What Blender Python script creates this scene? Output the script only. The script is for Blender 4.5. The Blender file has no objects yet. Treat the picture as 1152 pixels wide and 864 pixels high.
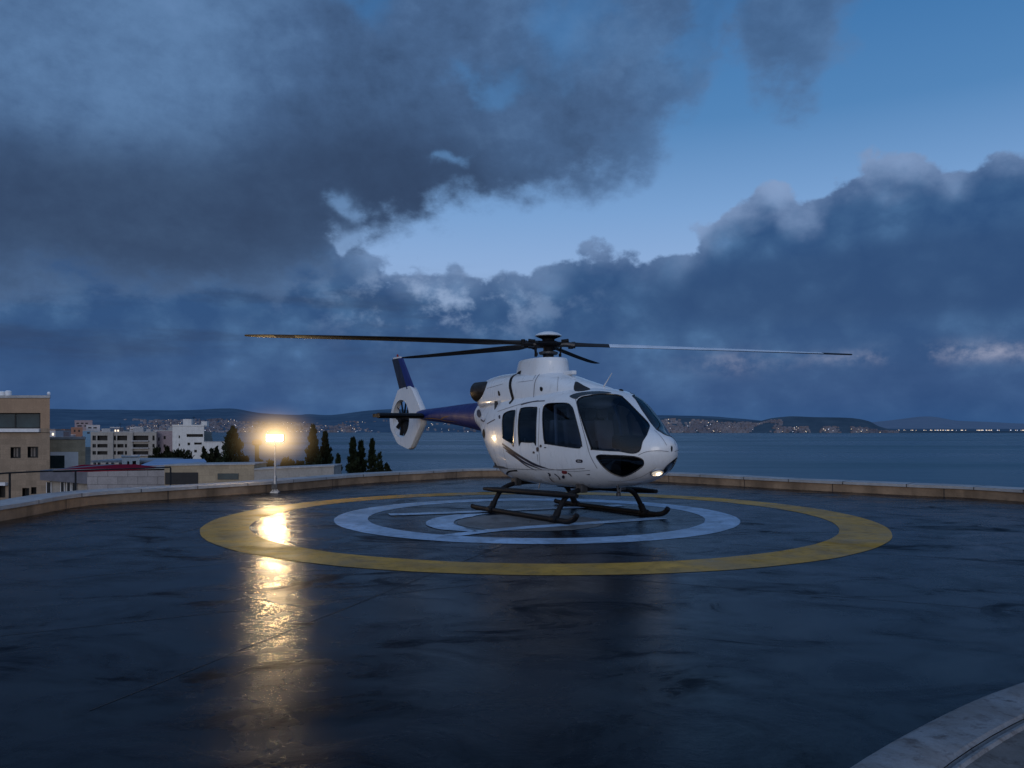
import bpy, bmesh, math, random
from mathutils import Vector, Matrix, noise
from mathutils.bvhtree import BVHTree
from mathutils.geometry import delaunay_2d_cdt
random.seed(7)
SC = bpy.context.scene
COL = SC.collection
R = math.radians
F, CAMH, HZ = 900.0, 1.64, 482.0          # focal length in photo pixels, eye height, horizon row

def gp(px, py, z=0.0):
    "point at height z seen at a photo pixel below/above the horizon"
    Y = (CAMH - z) * F / (py - HZ)
    return Vector(((px - 576) / F * Y, Y, z))
def at(px, py, Y):
    return Vector(((px - 576) / F * Y, Y, CAMH + (HZ - py) / F * Y))

# ---------------------------------------------------------------- materials
def newmat(name):
    m = bpy.data.materials.new(name); m.use_nodes = True
    nt = m.node_tree
    b = nt.nodes['Principled BSDF']
    return m, nt, b
def N(nt, t, **kw):
    n = nt.nodes.new(t)
    for k, v in kw.items():
        if k in n.inputs.keys(): n.inputs[k].default_value = v
        else: setattr(n, k, v)
    return n
def mixc(nt, fac, a, b, blend='MIX'):
    m = nt.nodes.new('ShaderNodeMix'); m.data_type = 'RGBA'; m.blend_type = blend
    for i, v in ((0, fac), (6, a), (7, b)):
        if isinstance(v, bpy.types.NodeSocket): nt.links.new(v, m.inputs[i])
        elif isinstance(v, (int, float)): m.inputs[i].default_value = v
        else: m.inputs[i].default_value = (*v, 1)
    return m.outputs[2]
def ramp(nt, src, lo, hi, a=0.0, b=1.0):
    m = nt.nodes.new('ShaderNodeMapRange'); m.clamp = True
    nt.links.new(src, m.inputs[0])
    for i, v in ((1, lo), (2, hi), (3, a), (4, b)): m.inputs[i].default_value = v
    return m.outputs[0]
def noisef(nt, scale, detail=5, rough=.55, coord='Object', vscale=(1, 1, 1), dist=0.0):
    tc = nt.nodes.new('ShaderNodeTexCoord'); mp = nt.nodes.new('ShaderNodeMapping')
    mp.inputs['Scale'].default_value = vscale
    nt.links.new(tc.outputs[coord], mp.inputs[0])
    n = nt.nodes.new('ShaderNodeTexNoise')
    n.inputs['Scale'].default_value = scale; n.inputs['Detail'].default_value = detail
    n.inputs['Roughness'].default_value = rough; n.inputs['Distortion'].default_value = dist
    nt.links.new(mp.outputs[0], n.inputs['Vector'])
    return n.outputs['Fac']
def bump(nt, b, h, strength=.3, dist=.02):
    n = nt.nodes.new('ShaderNodeBump'); n.inputs['Strength'].default_value = strength
    n.inputs['Distance'].default_value = dist
    nt.links.new(h, n.inputs['Height']); nt.links.new(n.outputs[0], b.inputs['Normal'])
def simple(name, col, rough=.6, metal=0, var=.25, scale=3.0, bmp=0.0, coat=0.0, vscale=(1, 1, 1), spec=.5):
    m, nt, b = newmat(name)
    f = noisef(nt, scale, vscale=vscale)
    dark = tuple(c * (1 - var) for c in col); lite = tuple(min(1, c * (1 + var * .6)) for c in col)
    nt.links.new(mixc(nt, ramp(nt, f, .3, .7), dark, lite), b.inputs['Base Color'])
    b.inputs['Roughness'].default_value = rough; b.inputs['Metallic'].default_value = metal
    b.inputs['Coat Weight'].default_value = coat; b.inputs['Specular IOR Level'].default_value = .5 if coat > .3 else .12; b.inputs['Coat Roughness'].default_value = .08
    b.inputs['Specular IOR Level'].default_value = spec
    if bmp: bump(nt, b, noisef(nt, scale * 6, 4), bmp)
    return m
def emis(name, col, s):
    m, nt, b = newmat(name)
    b.inputs['Base Color'].default_value = (*col, 1)
    b.inputs['Emission Color'].default_value = (*col, 1); b.inputs['Emission Strength'].default_value = s
    return m

def stone(name, col, var=.35, course=0.0, wid=.6, rough=.85, dirt=.5, mortar=.5, streak=True):
    m, nt, b = newmat(name)
    f = noisef(nt, 1.2, 6); g = noisef(nt, 9, 4)
    c = mixc(nt, ramp(nt, f, .3, .7), tuple(x * (1 - var) for x in col), tuple(x * (1 + var * .4) for x in col))
    c = mixc(nt, ramp(nt, g, .35, .75, 0, .4), c, tuple(x * .45 for x in col))
    if streak:
        s = noisef(nt, 1.5, 4, vscale=(1.4, 1.4, .12))
        c = mixc(nt, ramp(nt, s, .5, .75, 0, dirt), c, tuple(x * .3 for x in col))
    h = g
    if course:
        tc = nt.nodes.new('ShaderNodeTexCoord'); sp = nt.nodes.new('ShaderNodeSeparateXYZ'); cb = nt.nodes.new('ShaderNodeCombineXYZ')
        nt.links.new(tc.outputs['Object'], sp.inputs[0])
        ad = N(nt, 'ShaderNodeMath', operation='ADD'); nt.links.new(sp.outputs[0], ad.inputs[0]); nt.links.new(sp.outputs[1], ad.inputs[1])
        nt.links.new(ad.outputs[0], cb.inputs[0]); nt.links.new(sp.outputs[2], cb.inputs[1])
        br = nt.nodes.new('ShaderNodeTexBrick'); nt.links.new(cb.outputs[0], br.inputs['Vector'])
        br.inputs['Scale'].default_value = 1; br.inputs['Row Height'].default_value = course; br.inputs['Brick Width'].default_value = wid
        br.inputs['Mortar Size'].default_value = course * .04
        br.inputs['Color1'].default_value = (1, 1, 1, 1); br.inputs['Color2'].default_value = (.8, .8, .8, 1); br.inputs['Mortar'].default_value = (mortar,) * 3 + (1,)
        c = mixc(nt, 1.0, c, br.outputs['Color'], 'MULTIPLY')
    nt.links.new(c, b.inputs['Base Color'])
    b.inputs['Roughness'].default_value = rough; b.inputs['Specular IOR Level'].default_value = .3
    bump(nt, b, h, .4, .02)
    return m

M = {}
def make_pad_mat(name, col, lift, rough=(.16, .42), crack=True, blue=(1, 1, 1)):
    "wet worn concrete / paint"
    m, nt, b = newmat(name)
    big = noisef(nt, .35, 6, .6, dist=.4); mid = noisef(nt, 1.3, 8, .66, vscale=(1, 1.15, 1), dist=.7)
    fine = noisef(nt, 38, 5, .7); st = noisef(nt, .8, 8, .68, vscale=(.8, 1.4, 1), dist=1.0)
    c = mixc(nt, ramp(nt, mid, .34, .68), tuple(x * .55 for x in col), tuple(x * lift for x in col))
    c = mixc(nt, ramp(nt, big, .35, .7, 0, .55), c, tuple(x * .5 for x in col))
    if not crack:      # worn paint: scuffs and bare patches
        c = mixc(nt, ramp(nt, noisef(nt, 2.4, 9, .72, dist=.5), .50, .66, 0, .7), c, tuple(x * .28 for x in col))
        c = mixc(nt, ramp(nt, noisef(nt, 9, 6, .75), .52, .68, 0, .65), c, tuple(x * .2 for x in col))
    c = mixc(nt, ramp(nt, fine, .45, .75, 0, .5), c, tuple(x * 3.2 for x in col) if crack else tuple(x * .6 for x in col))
    nt.links.new(c, b.inputs['Base Color'])
    wet = N(nt, 'ShaderNodeMath', operation='ADD'); wet.inputs[1].default_value = 0
    r1 = ramp(nt, mid, .35, .66, rough[0], rough[1]); r2 = ramp(nt, st, .56, .72, 0, .3)
    nt.links.new(r1, wet.inputs[0]); nt.links.new(r2, wet.inputs[1])
    nt.links.new(wet.outputs[0], b.inputs['Roughness'])
    spc = ramp(nt, st, .44, .64, .12, .02); nt.links.new(spc, b.inputs['Specular IOR Level'])
    h = N(nt, 'ShaderNodeMath', operation='MULTIPLY_ADD'); h.inputs[1].default_value = .2
    nt.links.new(fine, h.inputs[0]); nt.links.new(mid, h.inputs[2])
    h2 = N(nt, 'ShaderNodeMath', operation='MULTIPLY_ADD'); h2.inputs[1].default_value = .5
    nt.links.new(st, h2.inputs[0]); nt.links.new(h.outputs[0], h2.inputs[2])
    bump(nt, b, h2.outputs[0], .5, .015)
    return m
M['pad'] = make_pad_mat('wet_pad', (.0012, .0026, .0058), 2.0, (.15, .34))
M['yellow'] = make_pad_mat('yellow_paint', (.58, .31, .055), 1.15, (.34, .6), False)
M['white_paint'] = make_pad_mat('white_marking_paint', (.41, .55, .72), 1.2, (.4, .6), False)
M['grey_paint'] = make_pad_mat('grey_marking_paint', (.17, .165, .165), 1.3, (.35, .6), False)
M['joint'] = simple('joint', (.008, .009, .012), .7)
M['coping'] = stone('coping_stone', (.40, .39, .39), .3, streak=False)
M['kerbface'] = stone('kerb_face', (.33, .22, .14), .5, dirt=.85)
M['innerstone'] = stone('inner_stone', (.22, .18, .16), .5, streak=False)
def weathered(name, a, b_, c_):
    m, nt, b = newmat(name)
    f = noisef(nt, 3.2, 9, .7, dist=.6); g = noisef(nt, 11, 8, .75, dist=.4); h = noisef(nt, 60, 4, .7)
    c = mixc(nt, ramp(nt, f, .38, .62), a, b_)
    c = mixc(nt, ramp(nt, g, .52, .66, 0, .85), c, c_)
    c = mixc(nt, ramp(nt, h, .5, .8, 0, .5), c, tuple(x * .4 for x in a))
    nt.links.new(c, b.inputs['Base Color']); b.inputs['Roughness'].default_value = .75; b.inputs['Specular IOR Level'].default_value = .25
    bump(nt, b, g, .5, .008); return m
M['wcoping'] = weathered('weathered_coping', (.25, .245, .25), (.17, .15, .14), (.08, .062, .058))
M['winner'] = weathered('weathered_slab', (.16, .14, .13), (.10, .085, .075), (.05, .032, .025))
M['tan'] = stone('tan_stone', (.33, .245, .175), .15, .45, .9, mortar=.8, dirt=.2)
M['tan2'] = stone('ochre_stone', (.42, .33, .225), .15, .4, .8, mortar=.8, dirt=.2)
M['tanplain'] = stone('tan_render', (.35, .235, .155), .12, dirt=.25)
M['block'] = stone('grey_block', (.36, .33, .33), .2, .5, 1.3, mortar=.5, dirt=.25)
M['render'] = stone('pale_render', (.50, .48, .50), .15, dirt=.25)
M['renderw'] = stone('white_render', (.66, .64, .62), .12, dirt=.2)
M['rendert'] = stone('beige_render', (.36, .33, .30), .15, dirt=.35)
M['fascia'] = simple('grey_fascia', (.10, .10, .125), .6)
M['redroof'] = simple('red_roof', (.22, .018, .035), 1.0, var=.3, scale=2, spec=0)
M['blueroof'] = simple('blue_roof', (.25, .34, .50), .6, var=.2, scale=.4, spec=.2)
M['greyroof'] = simple('grey_roof', (.30, .30, .31), .7)
M['dark'] = simple('dark_recess', (.012, .011, .012), .7)
M['teal'] = simple('teal_glass', (.03, .05, .055), .25, var=.4, scale=.7)
M['win'] = simple('window_glass', (.015, .018, .022), .2)
M['curtain'] = simple('curtain', (.17, .15, .14), .8)
M['sill'] = simple('white_sill', (.62, .61, .62), .6, var=.1)
M['metal'] = simple('galvanised_steel', (.45, .45, .46), .4, .8, .2, 12)
M['rail'] = simple('dark_rail', (.012, .015, .02), .7, spec=.2)
M['whiteplastic'] = simple('white_plastic', (.75, .75, .76), .5, var=.1)
M['bark'] = simple('bark', (.05, .035, .025), .9, bmp=.4, scale=8)
M['foliage'] = simple('conifer_foliage', (.020, .028, .014), .9, var=.6, scale=1.5, spec=.1)
M['foliage2'] = simple('shrub_foliage', (.018, .021, .010), .9, var=.6, scale=1.5, spec=.1)
M['earth'] = simple('earth', (.07, .065, .05), .9, var=.5, scale=.05)
M['orange'] = simple('orange_render', (.27, .13, .085), .8)
M['pink'] = simple('pink_render', (.28, .22, .24), .8)
M['bluew'] = simple('blue_cladding', (.12, .24, .36), .6)
# helicopter
def paint(name, col, rough=.28, dirt=.28, coat=.6):
    m, nt, b = newmat(name)
    f = noisef(nt, 2.3, 6, .6); g = noisef(nt, 7, 5, .6, vscale=(1, 1, .4))
    c = mixc(nt, ramp(nt, f, .4, .75, 0, dirt), col, tuple(x * .72 for x in col))
    c = mixc(nt, ramp(nt, g, .6, .8, 0, dirt * 1.5), c, tuple(x * .45 for x in col))
    nt.links.new(c, b.inputs['Base Color'])
    nt.links.new(ramp(nt, g, .3, .8, rough * .8, rough * 1.6), b.inputs['Roughness'])
    b.inputs['Coat Weight'].default_value = coat; b.inputs['Coat Roughness'].default_value = .1
    bump(nt, b, noisef(nt, 1.6, 2), .08, .05)
    return m
M['hwhite'] = paint('white_aircraft_paint', (.70, .70, .71))
M['hblue'] = paint('blue_aircraft_paint', (.001, .010, .12), .5, coat=.05)
M['hnavy'] = paint('navy_paint_and_fin_shade', (.012, .012, .028), .5, coat=.1)  # navy for the badge, painted shade on the rear of the fin
M['black'] = simple('satin_black', (.009, .009, .011), .6, var=.3, scale=8, spec=.15)
M['gloss'] = simple('gloss_black', (.008, .008, .010), .18)
M['lining'] = simple('cabin_lining', (.035, .037, .042), .8)
M['seat'] = simple('seat_fabric', (.17, .15, .15), .85, bmp=.2)
M['seatgrey'] = simple('seat_shell', (.32, .31, .32), .6)
M['decal'] = simple('dark_decal', (.012, .012, .03), .4)
M['redd'] = simple('red_decal', (.22, .02, .025), .4)
M['seam'] = simple('panel_seam', (.10, .10, .12), .6)
M['exhaust'] = simple('exhaust_steel', (.06, .05, .045), .45, .8, .5, 10)
M['blade'] = simple('rotor_blade', (.022, .021, .022), .6, var=.3, scale=3, spec=.2)
M['blade_sheen'] = simple('sky_sheen_blade', (.60, .64, .70), .45, var=.12)  # sky reflection put into the blade colour
M['bladeyel'] = simple('yellow_blade_tip', (.22, .12, .02), .6, spec=.2)
M['hubmetal'] = simple('hub_metal', (.06, .06, .065), .45, .5, .5, 14)
def glassmat(name, tint, gl=.12):
    m, nt, b = newmat(name)
    nt.nodes.remove(b); out = nt.nodes['Material Output']
    tr = nt.nodes.new('ShaderNodeBsdfTransparent'); tr.inputs[0].default_value = (*tint, 1)
    gs = nt.nodes.new('ShaderNodeBsdfGlossy'); gs.inputs['Roughness'].default_value = .03
    fr = nt.nodes.new('ShaderNodeFresnel'); fr.inputs[0].default_value = 1.5
    mx = nt.nodes.new('ShaderNodeMixShader')
    nt.links.new(fr.outputs[0], mx.inputs[0]); nt.links.new(tr.outputs[0], mx.inputs[1]); nt.links.new(gs.outputs[0], mx.inputs[2])
    nt.links.new(mx.outputs[0], out.inputs[0])
    return m
M['glass'] = glassmat('tinted_glass', (.42, .52, .66))
M['glassdark'] = glassmat('dark_glass', (.06, .08, .10))
M['lampglow'] = emis('lamp_lens', (1, .74, .42), 40)
M['landing'] = emis('landing_light_lens', (1, .88, .70), 3)
M['townwarm'] = emis('town_light_warm', (1, .80, .58), 1.3)
M['towncool'] = emis('town_light_cool', (.75, .82, 1), 1.1)

# ---------------------------------------------------------------- mesh helpers
def tag(o, label=None, cat=None, group=None, kind=None):
    if label: o['label'] = label
    if cat: o['category'] = cat
    if group: o['group'] = group
    if kind: o['kind'] = kind
    return o
def empty(name, loc=(0, 0, 0), rz=0, **kw):
    o = bpy.data.objects.new(name, None); COL.objects.link(o); o.location = loc; o.rotation_euler = (0, 0, rz)
    o.empty_display_size = .2
    return tag(o, **kw)
class MB:
    def __init__(s): s.v = []; s.f = []; s.m = []; s.mats = []
    def mi(s, mat):
        if mat not in s.mats: s.mats.append(mat)
        return s.mats.index(mat)
    def add(s, vs, fs, mat):
        o = len(s.v); s.v += [tuple(v) for v in vs]; k = s.mi(mat)
        for f in fs: s.f.append(tuple(i + o for i in f)); s.m.append(k)
    def box(s, a, b, mat, rot=None, c=None):
        (x0, y0, z0), (x1, y1, z1) = a, b
        vs = [Vector(p) for p in ((x0, y0, z0), (x1, y0, z0), (x1, y1, z0), (x0, y1, z0), (x0, y0, z1), (x1, y0, z1), (x1, y1, z1), (x0, y1, z1))]
        if rot is not None: vs = [rot @ (v - c) + c for v in vs]
        s.add(vs, [(0, 3, 2, 1), (4, 5, 6, 7), (0, 1, 5, 4), (1, 2, 6, 5), (2, 3, 7, 6), (3, 0, 4, 7)], mat)
    def tube(s, pts, r, mat, n=8, closed=False, flat=1.0):
        pts = [Vector(p) for p in pts]; L = len(pts); rs = r if isinstance(r, (list, tuple)) else [r] * L
        vs = []; prev = None
        for i, p in enumerate(pts):
            a = pts[(i - 1) % L] if (i > 0 or closed) else p; b = pts[(i + 1) % L] if (i < L - 1 or closed) else p
            t = (b - a).normalized()
            if prev is None:
                up = Vector((0, 0, 1)) if abs(t.z) < .9 else Vector((1, 0, 0))
                nrm = (up - up.dot(t) * t).normalized()
            else: nrm = (prev - prev.dot(t) * t).normalized()
            prev = nrm; bn = t.cross(nrm)
            for k in range(n):
                an = 2 * math.pi * k / n
                vs.append(p + rs[i] * (math.cos(an) * nrm * flat + math.sin(an) * bn))
        fs = []
        for i in range(L if closed else L - 1):
            j = (i + 1) % L
            for k in range(n): fs.append((i * n + k, i * n + (k + 1) % n, j * n + (k + 1) % n, j * n + k))
        if not closed: fs += [tuple(range(n))[::-1], tuple((L - 1) * n + k for k in range(n))]
        s.add(vs, fs, mat)
    def lathe(s, prof, mat, n=24, c=(0, 0, 0), axis='z'):
        vs = []
        for r, h in prof:
            for k in range(n):
                a = 2 * math.pi * k / n; u, w = r * math.cos(a), r * math.sin(a)
                vs.append({'z': (c[0] + u, c[1] + w, c[2] + h), 'y': (c[0] + u, c[1] + h, c[2] + w), 'x': (c[0] + h, c[1] + u, c[2] + w)}[axis])
        fs = []
        for i in range(len(prof) - 1):
            for k in range(n): fs.append((i * n + k, i * n + (k + 1) % n, (i + 1) * n + (k + 1) % n, (i + 1) * n + k))
        fs += [tuple(range(n))[::-1], tuple((len(prof) - 1) * n + k for k in range(n))]
        s.add(vs, fs, mat)
    def build(s, name, parent=None, smooth=False, bevel=0, loc=None):
        me = bpy.data.meshes.new(name); me.from_pydata(s.v, [], s.f)
        for m in s.mats: me.materials.append(m)
        me.polygons.foreach_set('material_index', s.m)
        bm = bmesh.new(); bm.from_mesh(me); bmesh.ops.recalc_face_normals(bm, faces=bm.faces); bm.to_mesh(me); bm.free()
        if smooth:
            me.polygons.foreach_set('use_smooth', [True] * len(me.polygons))
            me.set_sharp_from_angle(angle=R(40))
        o = bpy.data.objects.new(name, me); COL.objects.link(o)
        if parent is not None: o.parent = parent
        if loc is not None: o.location = loc
        if bevel:
            b = o.modifiers.new('bevel', 'BEVEL'); b.width = bevel; b.segments = 2; b.limit_method = 'ANGLE'
        return o
def catmull(pts, n=8, closed=False):
    out = []; L = len(pts); P = [Vector(p) for p in pts]
    rng = range(L if closed else L - 1)
    for i in rng:
        p0 = P[(i - 1) % L] if closed or i > 0 else P[i]; p1 = P[i]; p2 = P[(i + 1) % L]
        p3 = P[(i + 2) % L] if closed or i < L - 2 else P[(i + 1) % L]
        for k in range(n):
            t = k / n
            out.append(.5 * ((2 * p1) + (-p0 + p2) * t + (2 * p0 - 5 * p1 + 4 * p2 - p3) * t * t + (-p0 + 3 * p1 - 3 * p2 + p3) * t ** 3))
    if not closed: out.append(P[-1])
    return out
def interp(x, xs, ys):
    if x <= xs[0]: return ys[0]
    if x >= xs[-1]: return ys[-1]
    for i in range(len(xs) - 1):
        if x <= xs[i + 1]:
            t = (x - xs[i]) / (xs[i + 1] - xs[i])
            def sl(k):
                if k <= 0: return (ys[1] - ys[0]) / (xs[1] - xs[0])
                if k >= len(xs) - 1: return (ys[-1] - ys[-2]) / (xs[-1] - xs[-2])
                d0 = (ys[k] - ys[k - 1]) / (xs[k] - xs[k - 1]); d1 = (ys[k + 1] - ys[k]) / (xs[k + 1] - xs[k])
                if d0 * d1 <= 0: return 0
                return 2 * d0 * d1 / (d0 + d1)
            h = xs[i + 1] - xs[i]; m0, m1 = sl(i) * h, sl(i + 1) * h
            return (2 * t ** 3 - 3 * t * t + 1) * ys[i] + (t ** 3 - 2 * t * t + t) * m0 + (-2 * t ** 3 + 3 * t * t) * ys[i + 1] + (t ** 3 - t * t) * m1
def lerp(x, xs, ys):
    if x <= xs[0]: return ys[0]
    for i in range(len(xs) - 1):
        if x <= xs[i + 1]: return ys[i] + (ys[i + 1] - ys[i]) * (x - xs[i]) / (xs[i + 1] - xs[i])
    return ys[-1]
def smooth(a, b, x):
    t = max(0, min(1, (x - a) / (b - a))); return t * t * (3 - 2 * t)

# ---------------------------------------------------------------- helipad deck
edge_far = [gp(0, 586.5), gp(100, 568.6), gp(200, 561), gp(310, 553), gp(400, 544.5), gp(480, 539.5), gp(550, 536), gp(660, 538), gp(776, 543.7), gp(900, 551), gp(1020, 557), gp(1152, 564.5)]
edge_near = [Vector(p) for p in ((14.2, 11, 0), (13.6, 4, 0), (9.5, -2, 0), (3, -4.5, 0), (-4, -3.5, 0), (-7.6, 1.5, 0), (-9.2, 8, 0))]
pad_edge = catmull(edge_far + edge_near, 10, True)
mb = MB(); n = len(pad_edge)
mb.add([p for p in pad_edge] + [p - Vector((0, 0, 10)) for p in pad_edge], [tuple(range(n))] + [(i, (i + 1) % n, n + (i + 1) % n, n + i) for i in range(n)], M['pad'])
tag(mb.build('helipad_deck'), kind='structure')
# parapet kerb running round the deck edge
def offs(pts, d):
    out = []; L = len(pts)
    for i, p in enumerate(pts):
        t = (pts[(i + 1) % L] - pts[(i - 1) % L]).normalized(); nn = Vector((t.y, -t.x, 0))
        out.append(p - nn * d)
    return out
def ring_wall(pts, d0, d1, z0, z1, mat, name, parent=None, bevel=0, jitter=0, joints=0):
    a, b = offs(pts, d0), offs(pts, d1); L = len(pts); vs = []; fs = []
    for i in range(L):
        j = jitter * noise.noise(Vector((a[i].x * .6, a[i].y * .6, 0)))
        for p, z in ((a[i], z0), (a[i], z1 + j), (b[i], z1 + j), (b[i], z0)): vs.append((p.x, p.y, z))
    for i in range(L):
        j = (i + 1) % L
        for k in range(4): fs.append((i * 4 + k, i * 4 + (k + 1) % 4, j * 4 + (k + 1) % 4, j * 4 + k))
    m = MB(); m.add(vs, fs, mat)
    if joints:
        acc = 0; z = z1
        for i in range(L):
            j = (i + 1) % L; seg = (a[j] - a[i]).length; acc += seg
            if acc > joints:
                acc = 0; t = (a[j] - a[i]).normalized() * .009; dd = (b[i] - a[i]).normalized() * .006
                jz = jitter * noise.noise(Vector((a[i].x * .6, a[i].y * .6, 0))) + z1 + .004
                q = [a[i] - dd - t, b[i] + dd - t, b[i] + dd + t, a[i] - dd + t]
                lo = z0 + .0
                m.add([(p.x, p.y, jz) for p in q] + [(q[0].x, q[0].y, lo), (q[3].x, q[3].y, lo)], [(0, 1, 2, 3), (0, 3, 5, 4)], M['joint'])
    return m.build(name, parent, bevel=0 if joints else bevel)
kerb = empty('parapet', pad_edge[60], label='low curved stone parapet with pale coping around the far edge of the helipad', cat='parapet')
def rel(o, root):
    o.matrix_parent_inverse = Matrix.Translation(-Vector(root.location)); return o
# orientation: outward side
sgn = 1
c0 = sum(pad_edge, Vector()) / n
if (offs(pad_edge, 1)[60] - c0).length < (pad_edge[60] - c0).length: sgn = -1
rel(ring_wall(pad_edge, .02 * sgn, .62 * sgn, -.5, .2, M['kerbface'], 'kerb_face', kerb, joints=2.4), kerb)
rel(ring_wall(pad_edge, -.02 * sgn, .72 * sgn, .2, .27, M['coping'], 'coping', kerb, bevel=.012, jitter=.012, joints=1.3), kerb)
# drain slot in the kerb
p = gp(370, 546.5); d = (gp(377, 546) - gp(363, 547.5)).normalized(); nn = Vector((-d.y, d.x, 0))
mb = MB(); mb.add([p + d * s * .17 * 1.0 + nn * t + Vector((0, 0, z)) for s in (-1, 1) for t in (-.06, .1) for z in (.03, .185)],
    [(0, 1, 3, 2), (4, 6, 7, 5), (0, 4, 5, 1), (2, 3, 7, 6), (1, 5, 7, 3), (0, 2, 6, 4)], M['dark'])
rel(mb.build('drain_opening', kerb), kerb)

# painted markings (thin sheets above the deck)
def disc_ring(cx, cy, r0, r1, z, mat, name, a0=0, a1=360, taper=False, label=None):
    m = MB(); S = 160; vs = []; fs = []
    for i in range(S + 1):
        a = R(a0 + (a1 - a0) * i / S); t = i / S
        w = (r1 - r0); q = 1.0
        if taper: q = min(1, min(t, 1 - t) * 5)
        rm = (r0 + r1) / 2
        for k in range(5):
            r = rm + (k / 4 - .5) * w * q
            jit = .012 * noise.noise(Vector((math.cos(a) * 9, math.sin(a) * 9, r))) if k in (0, 4) else 0
            vs.append((cx + (r + jit) * math.cos(a), cy + (r + jit) * math.sin(a), z))
    for i in range(S):
        for k in range(4): fs.append((i * 5 + k, i * 5 + k + 1, (i + 1) * 5 + k + 1, (i + 1) * 5 + k))
    m.add(vs, fs, mat); o = m.build(name); tag(o, kind='structure'); return o
disc_ring(.53, 14.80, 5.12, 5.88, .004, M['yellow'], 'yellow_ring_marking')
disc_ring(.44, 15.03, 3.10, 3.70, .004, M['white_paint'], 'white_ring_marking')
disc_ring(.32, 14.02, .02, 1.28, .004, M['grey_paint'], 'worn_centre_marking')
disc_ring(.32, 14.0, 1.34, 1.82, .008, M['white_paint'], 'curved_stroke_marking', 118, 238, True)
def stroke(pts, w, name, z=.008):
    P = catmull([Vector(p) for p in pts], 10); m = MB(); vs = []; fs = []
    for i, p in enumerate(P):
        t = (P[min(i + 1, len(P) - 1)] - P[max(i - 1, 0)]).normalized(); q = Vector((-t.y, t.x, 0))
        for s in (-.5, 0, .5): vs.append((p.x + q.x * w * s, p.y + q.y * w * s, z))
    for i in range(len(P) - 1):
        for k in range(2): fs.append((i * 3 + k, i * 3 + k + 1, i * 3 + k + 4, i * 3 + k + 3))
    m.add(vs, fs, M['white_paint']); return tag(m.build(name), kind='structure')
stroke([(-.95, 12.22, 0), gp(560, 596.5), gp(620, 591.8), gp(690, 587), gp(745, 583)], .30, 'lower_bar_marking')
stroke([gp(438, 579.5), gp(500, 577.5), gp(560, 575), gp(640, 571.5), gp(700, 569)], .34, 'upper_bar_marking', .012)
# deck joints
mb = MB()
for (a, b) in ((gp(-60, 622), gp(1300, 590)), (gp(-100, 668), gp(560, 604)), (gp(430, 630), gp(1300, 700)), (gp(100, 800), gp(700, 560)), (gp(820, 612), gp(1250, 640)), (gp(-40, 720), gp(700, 640)), (gp(200, 600), gp(420, 548))):
    t = (b - a).normalized(); q = Vector((-t.y, t.x, 0)) * .0055
    K = 40; P = []
    for i in range(K + 1):
        c = a.lerp(b, i / K) + Vector((0, .012 * noise.noise(a.lerp(b, i / K) * 1.5), .0020)); P.append(c)
    vs = []
    for c in P: vs += [c - q, c + q]
    mb.add(vs, [(2 * i, 2 * i + 1, 2 * i + 3, 2 * i + 2) for i in range(K)], M['joint'])
for i in range(0): pass
tag(mb.build('deck_joint'), kind='structure')

# curved wall at lower right, its top seen from above
zt = .30
A, B, C_ = gp(948, 866, zt), gp(1050, 806, zt), gp(1156, 763, zt)
def circ(a, b, c):
    d = 2 * (a.x * (b.y - c.y) + b.x * (c.y - a.y) + c.x * (a.y - b.y))
    s = [p.x ** 2 + p.y ** 2 for p in (a, b, c)]
    ux = (s[0] * (b.y - c.y) + s[1] * (c.y - a.y) + s[2] * (a.y - b.y)) / d
    uy = (s[0] * (c.x - b.x) + s[1] * (a.x - c.x) + s[2] * (b.x - a.x)) / d
    return ux, uy, math.hypot(a.x - ux, a.y - uy)
ux, uy, rr = circ(A, B, C_)
wall = empty('curved_wall', (ux, uy, 0), label='curved low stone wall with weathered rounded coping in the near right corner of the deck', cat='wall')
def rwall(prof, mat, name, bevel=0):
    m = MB(); S = 140; k = len(prof)
    vs = []
    for i in range(S + 1):
        a = R(20 + 190 * i / S)
        for r, z in prof:
            jj = .006 * noise.noise(Vector((a * 12, r * 5, 3)))
            vs.append((r * math.cos(a), r * math.sin(a), z + jj))
    fs = []
    for i in range(S):
        for q in range(k - 1): fs.append((i * k + q, i * k + q + 1, (i + 1) * k + q + 1, (i + 1) * k + q))
    m.add(vs, fs, mat); o = m.build(name, wall, smooth=True); return o
rwall([(rr - .02, .0), (rr - .02, .22), (rr, .24), (rr, .285), (rr - .03, .30), (rr - .24, .302), (rr - .255, .29)], M['wcoping'], 'coping')
rwall([(rr - .255, .285), (rr - .262, .275), (rr - .275, .275), (rr - .285, .298), (rr - .30, .30), (rr - .31, .285)], M['wcoping'], 'groove_moulding')
rwall([(rr - .305, .287), (rr - .5, .283), (rr - .9, .28), (max(.2, rr - 1.5), .275), (.1, .27)], M['winner'], 'inner_slab')

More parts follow.
